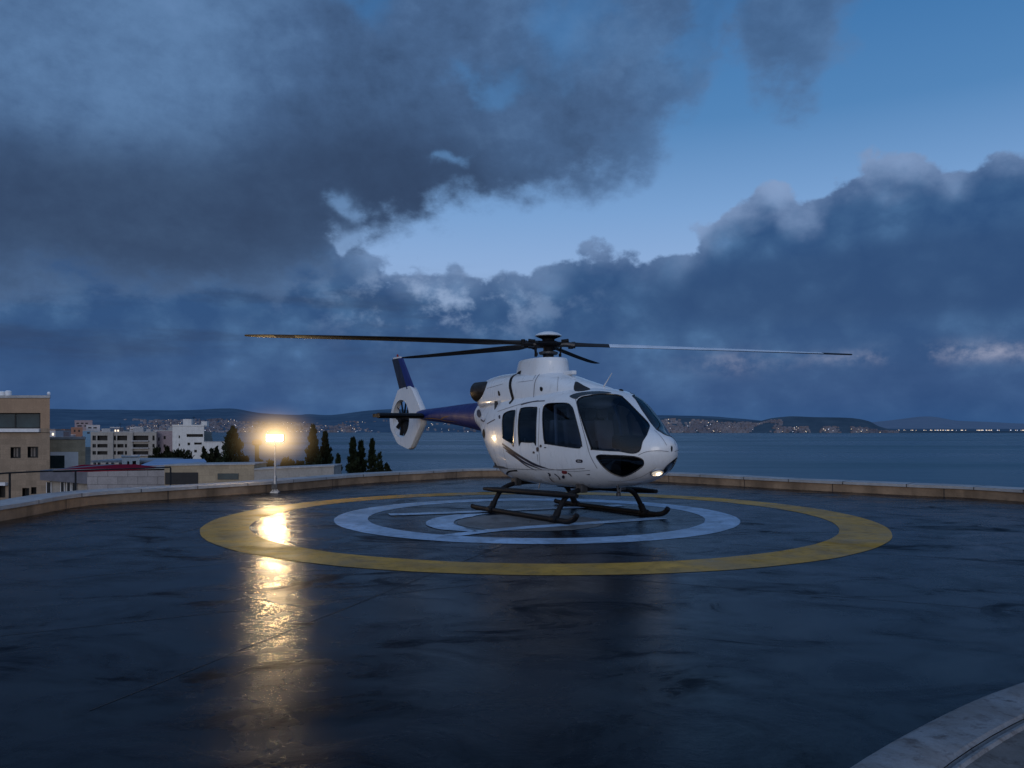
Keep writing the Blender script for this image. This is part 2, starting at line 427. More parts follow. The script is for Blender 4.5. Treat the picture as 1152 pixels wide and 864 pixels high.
# ---------------------------------------------------------------- ground, sea, hills
def gh(x, y):
    r = math.hypot(x, y); az = math.atan2(x, y)
    nz = noise.fractal(Vector((x * .004, y * .004, 0)), 1, 2, 4)
    z = -46
    left = smooth(-.345, -.375, az) if az > -2.5 else 1
    hleft = -9.5 - 7 * smooth(60, 260, r) + 10 * smooth(300, 900, r) + nz * 5 * smooth(200, 900, r) - 6 * smooth(1200, 3000, r)
    near = -9.8 - 1.5 * smooth(30, 100, r)
    z = z + (hleft - z) * left
    nw = (1 - smooth(95, 150, r)) * (1 if az < -.1 or abs(az) > 1.0 else 1 - smooth(40, 90, r))
    z = z + (near - z) * nw if left < .5 else z
    if abs(az) > 1.2: z = -10 + nz
    return z
mb = MB(); vs = []; fs = []; NA, NR = 360, 90
for j in range(NR + 1):
    r = 14 * (1500 ** (j / NR))
    for i in range(NA):
        a = 2 * math.pi * i / NA; x, y = r * math.sin(a), r * math.cos(a); vs.append((x, y, gh(x, y)))
for j in range(NR):
    for i in range(NA): fs.append((j * NA + i, j * NA + (i + 1) % NA, (j + 1) * NA + (i + 1) % NA, (j + 1) * NA + i))
vs.append((0, 0, -10)); c = len(vs) - 1
for i in range(NA): fs.append((c, (i + 1) % NA, i))
mb.add(vs, fs, M['earth']); tag(mb.build('ground', smooth=True), kind='structure')

m, nt, b = newmat('sea_water')
f1 = noisef(nt, .05, 6, .6, vscale=(.35, 1, 1)); f2 = noisef(nt, .004, 5, .6, vscale=(.25, 1, 1))
nt.links.new(mixc(nt, ramp(nt, f2, .35, .65), (.012, .046, .074), (.034, .086, .116)), b.inputs['Base Color'])
nt.links.new(ramp(nt, f2, .35, .65, .18, .45), b.inputs['Roughness']); b.inputs['IOR'].default_value = 1.33
bump(nt, b, f1, .9, 3.0); M['sea'] = m
mb = MB(); S = 26000
mb.add([(-S, 20, -30), (S, 20, -30), (S, S, -30), (-S, S, -30)], [(0, 1, 2, 3)], M['sea'])
tag(mb.build('sea'), kind='structure')

def hillmat(name, lo, hi, em):  # distance haze put into the bluish colour and a faint emission
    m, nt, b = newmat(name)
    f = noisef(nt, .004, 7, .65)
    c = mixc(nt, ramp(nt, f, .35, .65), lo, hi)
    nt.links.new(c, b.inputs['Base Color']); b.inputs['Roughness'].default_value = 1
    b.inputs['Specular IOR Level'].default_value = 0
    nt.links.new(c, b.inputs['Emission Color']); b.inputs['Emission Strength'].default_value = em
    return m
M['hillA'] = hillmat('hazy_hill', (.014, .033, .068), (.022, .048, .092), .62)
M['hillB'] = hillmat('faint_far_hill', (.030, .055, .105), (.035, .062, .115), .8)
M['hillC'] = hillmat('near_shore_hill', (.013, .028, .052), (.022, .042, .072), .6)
def ridge(prof, d0, d1, name, mat, amp=.04):
    "front slope from the waterline at distance d0 to the crest at d1, and down again behind"
    xs = [p[0] for p in prof]; ys = [p[1] for p in prof]; K = 240; T = 14; vs = []; fs = []
    for i in range(K + 1):
        px = xs[0] + (xs[-1] - xs[0]) * i / K
        top = CAMH + (HZ - interp(px, xs, ys)) / F * d1
        for j in range(T + 5):
            t = j / T
            dd = d0 + (d1 - d0) * t; X = (px - 576) / F * dd
            if t <= 1: z = -32 + (top + 32) * (t ** .75)
            else: z = top - (t - 1) * (top + 32) * 3
            if 0 < t < 1: z += amp * (top + 32) * noise.fractal(Vector((X * .0022, dd * .0022, 1)), 1, 2, 5)
            elif t == 1: z += amp * .35 * (top + 32) * noise.fractal(Vector((X * .004, dd * .003, 1)), 1, 2, 5)
            vs.append((X, dd, z))
    W = T + 5
    for i in range(K):
        for j in range(W - 1): fs.append((i * W + j, i * W + j + 1, (i + 1) * W + j + 1, (i + 1) * W + j))
    m = MB(); m.add(vs, fs, mat); o = m.build(name, smooth=True); tag(o, kind='structure')
    bv = BVHTree.FromPolygons([Vector(v) for v in vs], fs)
    return bv
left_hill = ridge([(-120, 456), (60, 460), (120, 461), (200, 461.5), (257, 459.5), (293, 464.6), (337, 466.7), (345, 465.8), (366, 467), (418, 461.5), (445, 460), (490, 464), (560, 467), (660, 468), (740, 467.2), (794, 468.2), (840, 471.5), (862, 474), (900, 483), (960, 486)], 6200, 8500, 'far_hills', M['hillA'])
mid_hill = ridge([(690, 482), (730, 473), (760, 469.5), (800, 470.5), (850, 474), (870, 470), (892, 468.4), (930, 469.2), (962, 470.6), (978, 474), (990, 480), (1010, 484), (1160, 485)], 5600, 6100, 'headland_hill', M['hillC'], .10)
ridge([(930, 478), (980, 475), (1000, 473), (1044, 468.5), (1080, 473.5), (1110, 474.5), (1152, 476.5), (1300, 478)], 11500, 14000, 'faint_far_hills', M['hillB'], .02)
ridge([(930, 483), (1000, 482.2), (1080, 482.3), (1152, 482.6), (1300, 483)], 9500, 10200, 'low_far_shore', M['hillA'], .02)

# distant town: thousands of roofs and lights across the bay read as one mass
M['farwall'] = hillmat('far_wall', (.055, .065, .10), (.13, .135, .17), .30)  # far walls glow faintly like the hills, haze put into the colour
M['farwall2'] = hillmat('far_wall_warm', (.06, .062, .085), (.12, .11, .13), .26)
mb = MB()
def drop(bv, px, dd):
    X = (px - 576) / F * dd
    h = bv.ray_cast(Vector((X, dd, 3000)), Vector((0, 0, -1)))
    return h[0]
def far_cluster(bv, n, px0, px1, d0, d1, lights, size=(9, 22), clump=.02):
    for _ in range(n):
        px = random.uniform(px0, px1); dd = d0 + (d1 - d0) * random.random() ** 1.5
        if noise.noise(Vector((px * clump, dd * .002, 5))) < -.30 + .40 * random.random(): continue
        p = drop(bv, px, dd)
        if p is None: continue
        w = random.uniform(*size); h = random.uniform(6, 15)
        if random.random() < lights:
            s = random.uniform(2.2, 4.2); mt = M['townwarm'] if random.random() < .65 else M['towncool']
            mb.box((p.x - s / 2, p.y - s, p.z + 3), (p.x + s / 2, p.y, p.z + 3 + s * .8), mt)
        else:
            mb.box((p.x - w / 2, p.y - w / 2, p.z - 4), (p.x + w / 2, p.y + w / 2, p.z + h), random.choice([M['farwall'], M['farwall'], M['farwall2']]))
far_cluster(left_hill, 1700, 140, 400, 6220, 7000, .16, size=(9, 26))
far_cluster(left_hill, 160, 400, 470, 6220, 6900, .35)
far_cluster(left_hill, 200, 480, 740, 6220, 6800, .3)
far_cluster(mid_hill, 1300, 735, 880, 5610, 5990, .16, clump=.05)
far_cluster(mid_hill, 620, 820, 1015, 5608, 5700, .25, clump=.05)
for k in range(75):
    px = random.uniform(975, 1165); dd = random.uniform(9400, 9500); p = Vector(((px - 576) / F * dd, dd, -22))
    s = random.uniform(2.5, 5); mb.box((p.x - s, p.y, p.z), (p.x + s, p.y + 4, p.z + s * 1.4), M['townwarm'] if random.random() < .8 else M['towncool'])
tag(mb.build('distant_town'), 'hillside town with scattered evening lights across the bay', 'town', kind='stuff')

# ---------------------------------------------------------------- town on the left
def poly_prism(mb, pts, z0, z1, mat):
    n = len(pts); mb.add([(p[0], p[1], z0) for p in pts] + [(p[0], p[1], z1) for p in pts],
        [tuple(range(n))[::-1], tuple(n + i for i in range(n))] + [(i, (i + 1) % n, n + (i + 1) % n, n + i) for i in range(n)], mat)
def building(name, px0, px1, pytop, Y, depth, zbot, wallmat, wins, label, cat='building', group=None, rot=0, roofmat=None, parapet=.25, extra=None, split=None):
    "front wall facing the viewer between two photo columns; wins = (px0,py0,px1,py1,kind)"
    X0, X1 = (px0 - 576) / F * Y, (px1 - 576) / F * Y
    zt_ = CAMH + (HZ - pytop) / F * Y
    root = empty(name, ((X0 + X1) / 2, Y, zbot), rot, label=label, cat=cat, group=group)
    cx = (X0 + X1) / 2; w = (X1 - X0) / 2
    def lx(px): return (px - 576) / F * Y - cx
    def lz(py): return CAMH + (HZ - py) / F * Y - zbot
    H = zt_ - zbot
    # front wall built with real openings: fill a grid of cells
    xs = sorted({-w, w, *[lx(q[0]) for q in wins], *[lx(q[2]) for q in wins]}); zs = sorted({0, H, *[lz(q[1]) for q in wins], *[lz(q[3]) for q in wins]})
    xs = [x for x in xs if -w - 1e-6 <= x <= w + 1e-6]; zs = [z for z in zs if -1e-6 <= z <= H + 1e-6]
    m = MB()
    for i in range(len(xs) - 1):
        for j in range(len(zs) - 1):
            cxm, czm = (xs[i] + xs[i + 1]) / 2, (zs[j] + zs[j + 1]) / 2
            if any(lx(q[0]) < cxm < lx(q[2]) and lz(q[3]) < czm < lz(q[1]) for q in wins): continue
            mt = wallmat
            if split and czm > lz(split[0]): mt = split[1]
            a, b_, c_, d_ = (xs[i], 0, zs[j]), (xs[i + 1], 0, zs[j]), (xs[i + 1], 0, zs[j + 1]), (xs[i], 0, zs[j + 1])
            m.add([a, b_, c_, d_], [(0, 1, 2, 3)], mt)
    top = split[1] if split else wallmat
    m.add([(-w, 0, 0), (-w, depth, 0), (-w, depth, H), (-w, 0, H)], [(0, 1, 2, 3)], wallmat)
    m.add([(w, 0, 0), (w, depth, 0), (w, depth, H), (w, 0, H)], [(0, 3, 2, 1)], wallmat)
    m.add([(-w, depth, 0), (w, depth, 0), (w, depth, H), (-w, depth, H)], [(0, 1, 2, 3)], wallmat)
    rc = .45
    for q in wins:   # reveals
        a, b_, c_, d_ = lx(q[0]), lx(q[2]), lz(q[3]), lz(q[1])
        a = max(a, -w + .01); b_ = min(b_, w - .01)
        vs = [(x, y, z) for y in (0, rc) for x, z in ((a, c_), (b_, c_), (b_, d_), (a, d_))]
        m.add(vs, [(i, (i + 1) % 4, 4 + (i + 1) % 4, 4 + i) for i in range(4)], wallmat)
    m.build('wall', root)
    m = MB(); m.box((-w - .0, .0, H - .02), (w, depth, H + .03), roofmat or M['greyroof'])
    if parapet:
        m.box((-w - .06, -.06, H + .032), (w + .06, .22, H + parapet), M['coping'] if parapet < .5 else top)
        m.box((-w - .06, .22, H + .032), (-w + .2, depth, H + parapet), M['coping'])
        m.box((w - .2, .22, H + .032), (w + .06, depth, H + parapet), M['coping'])
    m.build('roof', root)
    for q in wins:
        a, b_, c_, d_ = max(lx(q[0]), -w + .01), min(lx(q[2]), w - .01), lz(q[3]), lz(q[1]); kind = q[4]
        if kind == 'open':
            m = MB(); m.box((a, rc + .5, c_), (b_, rc + .55, d_), M['dark']); m.build('opening', root); continue
        m = MB(); fw = min(.09, (b_ - a) * .08)
        g = {'teal': M['teal'], 'win': M['win'], 'curtain': M['win'], 'dark': M['dark']}[kind]
        m.box((a, rc - .12, c_), (a + fw, rc, d_), M['dark']); m.box((b_ - fw, rc - .12, c_), (b_, rc, d_), M['dark'])
        m.box((a + fw, rc - .12, c_), (b_ - fw, rc, c_ + fw), M['dark']); m.box((a + fw, rc - .12, d_ - fw), (b_ - fw, rc, d_), M['dark'])
        k = max(1, int(round((b_ - a) / 1.9))) if kind == 'teal' else 2
        for t in range(1, k): xx = a + (b_ - a) * t / k; m.box((xx - .05, rc - .10, c_ + fw), (xx + .05, rc - .01, d_ - fw), M['dark'])
        wd = m.build('window', root)
        m = MB(); m.box((a + fw, rc - .05, c_ + fw), (b_ - fw, rc - .03, d_ - fw), g); m.build('pane', wd)
        if kind == 'curtain':
            m = MB(); ww = b_ - a
            for t0, t1 in ((.30, .46), (.56, .74)): m.box((a + ww * t0, rc - .08, c_ + .1), (a + ww * t1, rc - .06, d_ - .1), M['curtain'])
            m.build('curtain', wd)
    if extra: extra(root, lx, lz, w, H)
    k_ = X1 / Y * 1.03          # plan is a parallelogram: side walls run back away from the street
    def sh(o_):
        for ch in o_.children:
            for v in ch.data.vertices:
                if v.co.y > 0: v.co.x += k_ * v.co.y
            sh(ch)
    sh(root)
    return root

def ex_a(root, lx, lz, w, H):
    m = MB(); m.box((-w, -.25, lz(486)), (lx(45.5), -.002, lz(482.2)), M['sill']); m.build('sill', root)
    m = MB(); m.box((-w, -.03, lz(486.9)), (w + .02, -.001, lz(486.4)), M['dark']); m.build('string_course', root)
    m = MB(); m.box((lx(-4), -.4, lz(546)), (lx(9), -.002, lz(542.5)), M['sill']); m.build('canopy', root)
building('stone_building', -90, 56, 448, 70, 16, -11, M['tan'],
    [(-40, 464.5, 45.5, 482, 'teal'), (11.8, 503, 23.3, 515.5, 'curtain'), (31, 502.5, 43, 515, 'curtain'), (-12, 503, 0, 515, 'curtain'), (25, 549, 33, 560, 'win'), (35, 548, 41, 556, 'win'), (-2, 546, 6, 560, 'dark')],
    'tan stone building with a wide teal window band at the left edge of the view', split=(486.5, M['tanplain']), extra=ex_a)
# rooftop tanks and lamp on that building
for k, (px, s) in enumerate(((2.5, 1), (9.5, 1.1))):
    c = at(px, 447.5, 71.5); m = MB(); m.lathe([(.20, .1), (.27, .14), (.27, .52 * s), (.18, .58 * s), (.06, .6 * s)], M['whiteplastic'], 14)
    r_ = empty('water_tank', (c.x, c.y, c.z), label=['leftmost white roof tank standing on the tan stone building', 'right hand white roof tank standing on the tan stone building'][k], cat='water tank')
    m.build('tank', r_, smooth=True); m = MB()
    m.box((-.17, -.17, 0), (.17, .17, .12), M['rail'])
    m.build('stand', r_)
c = at(54.5, 448, 70.6); r_ = empty('roof_antenna', c, label='thin mast with a small white dish on the corner of the tan stone building roof', cat='antenna')
m = MB(); m.tube([(0, 0, 0), (0, 0, .5)], .015, M['rail'], 6); m.build('mast', r_)
m = MB(); m.lathe([(.02, 0), (.10, .05), (.15, .12), (.16, .13)], M['whiteplastic'], 14, (0, -.1, .42), 'y'); m.build('dish', r_, smooth=True)

def ex_b(root, lx, lz, w, H):
    m = MB(); m.box((lx(56.8), -.04, lz(527.5)), (lx(88), -.002, lz(513.6 - 5.2)), M['panelw'])
    o = m.build('white_panel', root)
M['tan3'] = stone('pale_ochre_stone', (.62, .50, .34), .15, .4, .8, mortar=.8, dirt=.2)
M['panelw'] = simple('white_panel', (.85, .84, .84), .7, var=.06)
building('annex_building', 50, 96, 494.5, 78, 12, -11, M['tan3'], [],
    'ochre stone annex with white panel and small teal window right of the tan building', extra=ex_b)
m = MB(); a_ = at(56.9, 526, 77.93); b_ = at(72, 513, 77.93); m.box((a_.x, 77.86, a_.z), (b_.x, 77.93, b_.z), M['teal']); fr_ = MB()
fr_.box((a_.x - .05, 77.88, a_.z - .05), (b_.x + .05, 77.945, a_.z), M['dark']); fr_.box((a_.x - .05, 77.88, b_.z), (b_.x + .05, 77.945, b_.z + .05), M['dark']); fr_.box((b_.x, 77.88, a_.z), (b_.x + .05, 77.945, b_.z), M['dark'])
ann = bpy.data.objects['annex_building']
for mm, nm in ((m, 'pane'), (fr_, 'window_frame')):
    o = mm.build(nm, ann); rel(o, ann)

# red roofed shed (gable, low pitch) with grey fascia and block wall
Y = 52
root = empty('red_roofed_shed', (at(110, 545, Y).x, Y, -10.5), label='low shed with dark red roof, grey fascia and pale block end wall', cat='shed')
ox = root.location.x
def L3(px, py, dy=0): p = at(px, py, Y + dy); return Vector((p.x - ox, dy, p.z + 10.5))
def L3s(px, py, Yq): p = at(px, py, Yq); return Vector((p.x - ox, Yq - Y, p.z + 10.5))
m = MB(); a_, b_ = L3(98, 531), L3(185.5, 527.2)
m.add([(a_.x, 0, 0), (b_.x, 0, 0), (b_.x, 0, b_.z), (a_.x, 0, a_.z), (a_.x, 9, 0), (b_.x, 9, 0), (b_.x, 9, b_.z), (a_.x, 9, a_.z)], [(0, 1, 2, 3), (1, 5, 6, 2), (5, 4, 7, 6), (4, 0, 3, 7)], M['block']); m.build('block_wall', root)
m = MB(); a_, b_, c_, d_ = L3(45, 529), L3(98, 531), L3(98, 544.5), L3(45, 540)
m.add([a_, b_, c_, d_] + [Vector((v.x, 8.9, v.z)) for v in (a_, b_, c_, d_)], [(0, 1, 2, 3), (0, 4, 5, 1), (3, 2, 6, 7), (0, 3, 7, 4), (4, 7, 6, 5)], M['fascia']); m.build('fascia', root)
m = MB(); a_, b_ = L3(52, 540), L3(98, 544); m.add([(a_.x, .5, 0), (b_.x, .5, 0), (b_.x, .5, b_.z - .0), (a_.x, .5, a_.z)], [(0, 1, 2, 3)], M['rendert']); m.build('front_wall', root)
for (p0, p1) in ((48.5, 53), (64.5, 68), (71.5, 75), (77.5, 81.5)):
    a_, b_ = L3(p0, 555), L3(p1, 543); m = MB(); m.box((a_.x, .42, a_.z), (b_.x, .47, b_.z), M['win'])
    m.box((a_.x - .04, .40, a_.z), (a_.x, .48, b_.z), M['sill']); m.box((b_.x, .40, a_.z), (b_.x + .04, .48, b_.z), M['sill']); m.build('window', root)
m = MB()
def quad3(a, b, c, d, th=.12): m.add([a, b, c, d] + [v - Vector((0, 0, th)) for v in (a, b, c, d)], [(0, 1, 2, 3), (7, 6, 5, 4), (0, 4, 5, 1), (1, 5, 6, 2), (2, 6, 7, 3), (3, 7, 4, 0)], M['redroof'])
quad3(L3(60, 529.2), L3(187, 526.8), L3s(152, 522.2, 61), L3s(92, 522.8, 61))
m.build('roof', root)
m = MB(); a_, b_ = L3(60, 529.4), L3(187, 527.3); m.add([(a_.x, -.05, a_.z), (b_.x, -.05, b_.z), (b_.x, -.05, b_.z + .07), (a_.x, -.05, a_.z + .05)], [(0, 1, 2, 3)], M['greyroof']); m.build('gutter', root)
# flat pale-blue metal roof shed
Y = 60
root = empty('blue_roofed_shed', (at(190, 530, Y).x, Y, -10.5), label='long low shed with pale blue metal roof beside the red roof', cat='shed'); ox = root.location.x
m = MB(); a_, b_, c_, d_ = L3(150, 526), L3(236, 524.5), L3s(230, 516.2, 86), L3s(176, 516.6, 86)
m.add([a_, b_, c_, d_] + [v - Vector((0, 0, .15)) for v in (a_, b_, c_, d_)], [(0, 1, 2, 3), (7, 6, 5, 4), (0, 4, 5, 1), (1, 5, 6, 2), (2, 6, 7, 3), (3, 7, 4, 0)], M['blueroof']); m.build('roof', root)
m = MB(); m.box((a_.x + .1, .1, 0), (b_.x - .1, 12, min(a_.z, b_.z) - .1), M['rendert']); m.build('wall', root)
# white hut and open carport in front of the apartments
building('white_hut', 137, 157, 514.5, 95, 5, -11, M['renderw'], [(143, 519, 145.5, 525, 'win'), (149, 518.5, 153, 524, 'win')], 'small white hut with grey flat roof in front of the apartment block', parapet=.12)
root = empty('carport', (at(135, 530, 98).x, 98, -11), label='open carport on thin posts with dark bays beside the white hut', cat='carport'); ox = root.location.x; Y = 98
m = MB(); a_, b_ = L3(105, 514.2), L3(176, 513); m.box((a_.x, -.5, a_.z - .15), (b_.x, 8, a_.z + .1), M['greyroof']); m.build('roof', root)
m = MB(); m.box((a_.x, 7.5, 0), (b_.x, 7.9, a_.z - .16), M['dark']); m.build('back_wall', root)
for px in (106, 111, 120, 126, 135, 158, 175):
    q = L3(px, 514); m = MB(); m.box((q.x - .12, 0, 0), (q.x + .12, .2, a_.z - .16), M['rendert']); m.build('post', root)
# stone garden walls behind the parapet
def wallobj(name, label, px0, px1, yt0, yt1, Y, mat, th=.5, openings=()):
    a, b = at(px0, yt0, Y), at(px1, yt1, Y); root = empty(name, ((a.x + b.x) / 2, Y, -10.5), label=label, cat='wall'); cx = (a.x + b.x) / 2
    m = MB(); zz = lambda z: z + 10.5
    m.add([(a.x - cx, 0, 0), (b.x - cx, 0, 0), (b.x - cx, 0, zz(b.z)), (a.x - cx, 0, zz(a.z)), (a.x - cx, th, 0), (b.x - cx, th, 0), (b.x - cx, th, zz(b.z)), (a.x - cx, th, zz(a.z))],
          [(0, 1, 2, 3), (5, 4, 7, 6), (3, 2, 6, 7), (1, 5, 6, 2), (4, 0, 3, 7)], mat); m.build('wall_body', root)
    m = MB(); m.add([(a.x - cx, -.06, zz(a.z) + .004), (b.x - cx + .05, -.06, zz(b.z) + .004), (b.x - cx + .05, th + .05, zz(b.z) + .004), (a.x - cx, th + .05, zz(a.z) + .004),
                     (a.x - cx, -.06, zz(a.z) + .08), (b.x - cx + .05, -.06, zz(b.z) + .08), (b.x - cx + .05, th + .05, zz(b.z) + .08), (a.x - cx, th + .05, zz(a.z) + .08)],
          [(0, 3, 2, 1), (4, 5, 6, 7), (0, 1, 5, 4), (1, 2, 6, 5), (2, 3, 7, 6), (3, 0, 4, 7)], M['coping']); m.build('coping', root)
    for (o0, o1, y0, y1, mt) in openings:
        p, q = at(o0, y1, Y), at(o1, y0, Y); m = MB(); m.box((p.x - cx, -.04, zz(p.z)), (q.x - cx, -.01, zz(q.z)), mt); m.build('opening', root)
wallobj('garden_wall', 'ochre stone wall with dark slot window left of the floodlight', 185, 286, 524.2, 522.8, 50, M['tan2'], 2.5, ((186, 223, 531.5, 545, M['dark']), (245, 268.5, 532.5, 539.5, M['teal'])))
wallobj('terrace_wall', 'pale terrace wall behind the floodlight with cypress trees beyond', 286, 375.5, 528.8, 524.8, 46, M['rendert'], 2.0)
# apartments
wins = []
for r_i, (y0, y1) in enumerate(((490, 495.5), (499.5, 503.5), (507.5, 511.5))):
    for (x0, x1) in ((104, 108), (109.5, 121.5), (128, 130.5), (131.8, 145) if r_i == 0 else (132, 139), (140.5, 145) if r_i else (145.3, 145.9), (149, 167), (171.5, 174)):
        if x1 - x0 > 1: wins.append((x0, y0, x1, y1, 'open' if x1 - x0 > 5 else 'win'))
def ex_c(root, lx, lz, w, H):
    for px in (125, 147): m = MB(); m.box((lx(px) - .8, -.5, 0), (lx(px) + .8, -.002, H + .1), M['rendert']); m.build('pier', root)
    for py in (496.5, 504.5, 512.5): m = MB(); m.box((lx(149), -.9, lz(py)), (lx(168), -.002, lz(py - .9)), M['render']); m.build('balcony', root)
building('apartment_block', 102, 176, 486.8, 235, 14, -17, M['rendert'], wins, 'long grey three storey apartment block with dark open balconies', extra=ex_c, parapet=.35)
building('linking_block', 176, 195.5, 485, 238, 14, -17, M['pink'], [(178, 492, 179.5, 496, 'win'), (184, 490.5, 186.5, 494, 'win'), (184, 500, 186.5, 503.5, 'win'), (178, 500, 179.5, 503.5, 'win')], 'plain pinkish building between the apartment block and the white building', parapet=.3)
building('white_building', 194, 229.5, 479.8, 225, 16, -16, M['renderw'],
    [(201, 490, 202.5, 493, 'win'), (201, 499, 202.5, 502, 'win'), (210, 488.3, 228.5, 491.6, 'open'), (211, 498, 214, 501, 'win'), (218.5, 497.8, 227, 500.2, 'open'), (211, 506, 214, 509, 'win'), (218.5, 506, 221.5, 509, 'win')],
    'bright white stepped building with small dark windows', parapet=.5)
building('low_white_annex', 229.5, 262, 497.3, 220, 14, -16, M['renderw'], [], 'low plain white annex right of the white stepped building', parapet=.2)
def roof_unit(bname, items, mat='greyroof'):
    root = bpy.data.objects[bname]; zr = max(v.co.z for ch in root.children if ch.name.startswith('roof') for v in ch.data.vertices)
    for (x, y, w, h, kind) in items:
        m = MB()
        if kind == 'box': m.box((x - w / 2, y, zr - .5), (x + w / 2, y + w, zr + h), M[mat])
        else: m.tube([(x, y, zr - .5), (x, y, zr + h)], .06, M['rail'], 5); m.tube([(x - w / 2, y, zr + h * .85), (x + w / 2, y, zr + h * .85)], .04, M['rail'], 5)
        m.build('roof_hut' if kind == 'box' else 'aerial', root)
roof_unit('apartment_block', [(-7, 4, 2.2, .9, 'box'), (2, 5, 3, 1.2, 'box'), (6, 3, 1.4, .7, 'box'), (-2, 2, 1.4, 2.6, 'aerial'), (8, 5, 1.2, 2.2, 'aerial')])
roof_unit('white_building', [(-1.5, 3, 2.4, 1.6, 'box'), (2.5, 5, 1.6, 1.0, 'box'), (.8, 2, 1.0, 2.4, 'aerial')], 'renderw')
roof_unit('linking_block', [(0, 4, 1.5, .8, 'box')])
# colourful house far behind
building('terracotta_house', 80, 93, 482, 560, 16, -10, M['orange'], [(83, 483.5, 85, 486, 'win'), (88, 483.5, 90, 486, 'win')], 'terracotta orange house below the pink block on the hillside', parapet=.8)
building('pink_block', 84, 104, 474, 600, 22, -10, M['pink'], [(86, 475.5, 89, 477, 'win'), (91, 475.5, 94, 477, 'win'), (96, 475.5, 99, 477, 'win'), (87, 478.3, 92, 480, 'win'), (95, 478.3, 101, 480, 'win')], 'pink tiered apartment block on the hillside above the orange house', parapet=.8)
building('cream_house', 97, 112.5, 479, 580, 16, -10, M['render'], [(99, 480.5, 103, 482, 'win'), (105, 480.5, 109, 482, 'win')], 'pale house stepping down right of the pink block', parapet=.6)
building('blue_clad_house', 93, 110, 485, 540, 14, -12, M['bluew'], [(98, 486, 101, 488, 'win')], 'blue clad low house in front of the pink block', parapet=.4)
hc = [M['farwall'], M['farwall2'], M['render'], M['pink'], M['renderw']]
names = ['pale', 'warm toned', 'grey', 'pinkish', 'white']
for k in range(46):
    Yh = random.uniform(420, 900); px = random.uniform(57, 96) if k % 3 else random.uniform(112, 192); 
    x = (px - 576) / F * Yh; zb = gh(x, Yh); ci = random.randrange(5)
    w = random.uniform(4, 8); h = random.uniform(5, 9); dp = random.uniform(7, 11)
    top = random.uniform(483, 493) if px < 96 else random.uniform(480.5, 486.5); zt_ = CAMH + (HZ - top) / F * Yh
    root = empty('hillside_house', (x, Yh, zt_ - h), random.uniform(-.4, .4), label='small flat roofed hillside house in the far left town between tan building and white building', cat='house', group='small houses on the far left hillside')
    m = MB(); m.box((-w / 2, -dp / 2, -14), (w / 2, dp / 2, h), hc[ci]); m.build('wall', root)
    m = MB(); m.box((-w / 2 - .2, -dp / 2 - .2, h + .01), (w / 2 + .2, dp / 2 + .2, h + .4), random.choice([M['greyroof'], M['orange'], M['sill']])); m.build('roof', root)
    for q in (-.28, .02, .3):
        lit = random.random() < .22
        m = MB(); m.box((w * q - .5, -dp / 2 - .05, h - 3), (w * q + .5, -dp / 2 - .01, h - 1.6), M['townwarm'] if lit else M['win']); m.build('window', root)

# ---------------------------------------------------------------- trees
def leafmesh(name, parent, H, rad, mat, nclump, leaves, seed, base=.06, shape='cone', fs=.13):
    rnd = random.Random(seed); m = MB(); vs = []; fcs = []
    for c in range(nclump):
        t = rnd.random() ** .8
        if shape == 'cone': rr_ = rad * (1 - t) ** .9 * (0.55 + .8 * rnd.random()) * min(1, .45 + t * 5) + .02
        elif shape == 'round': rr_ = rad * math.sqrt(max(0, 1 - (2 * t - 1) ** 2)) * (.7 + .4 * rnd.random())
        a = rnd.random() * 6.283; q = rnd.random() ** .45
        cz = H * (base + (1 - base) * t); c0 = Vector((rr_ * q * math.cos(a), rr_ * q * math.sin(a), cz))
        cs = (.16 + .24 * rnd.random()) * rad * (.6 + .9 * rnd.random()) * ((1.15 - .95 * t) if shape == 'cone' else .9)
        for l in range(leaves):
            d = Vector((rnd.gauss(0, 1), rnd.gauss(0, 1), rnd.gauss(0, 1.1))).normalized() * cs * rnd.random() ** .4
            p = c0 + d; s = fs * (.6 + .8 * rnd.random())
            u = Vector((rnd.gauss(0, 1), rnd.gauss(0, 1), rnd.gauss(0, 1))).normalized(); w = u.cross(Vector((rnd.gauss(0, 1), rnd.gauss(0, 1), rnd.gauss(0, 1)))).normalized()
            up = Vector((math.cos(a) * .3, math.sin(a) * .3, .9))
            k = len(vs); vs += [p - u * s * .5, p + u * s * .5, p + (w * .5 + up) * s]; fcs.append((k, k + 1, k + 2))
    m.add(vs, fcs, mat)
    me = bpy.data.meshes.new(name); me.from_pydata(m.v, [], m.f); me.materials.append(mat)
    o = bpy.data.objects.new(name, me); COL.objects.link(o); o.parent = parent; return o
def tree(px, pytop, Y, wpx, H, label, seed, name='cypress_tree', group=None, mat=None, shape='cone', nc=190, lv=50, fs=None):
    p = at(px, pytop, Y); rad = wpx / 2 / F * Y * 1.75; base = p.z - H
    root = empty(name, (p.x, Y, base), label=label, cat='tree', group=group)
    m = MB(); rnd = random.Random(seed)
    m.tube([(0, 0, 0), (.03, .02, H * .4), (0, 0, H * .92)], [.16 * rad + .06, .1 * rad + .04, .01], M['bark'], 8)
    for k in range(14):
        z = H * (.1 + .8 * k / 14); a = rnd.random() * 6.28; rr_ = rad * (1 - z / H) * .8
        m.tube([(0, 0, z), (rr_ * math.cos(a), rr_ * math.sin(a), z + rr_ * .5)], [.05, .01], M['bark'], 5)
    m.build('trunk', root)
    leafmesh('crown', root, H, rad, mat or M['foliage'], nc, lv, seed, shape=shape, fs=fs or .010 * Y * .28)
    return root
tree(352.5, 480.5, 58, 24, 8, 'tallest dark cypress behind the terrace wall right of the floodlight', 1, nc=170)
tree(366, 487.5, 60, 22, 8, 'dark cypress leaning against the tallest one, on its right', 2)
tree(381, 511, 56, 13, 6, 'small dark cypress between the two tall clusters', 3, nc=90)
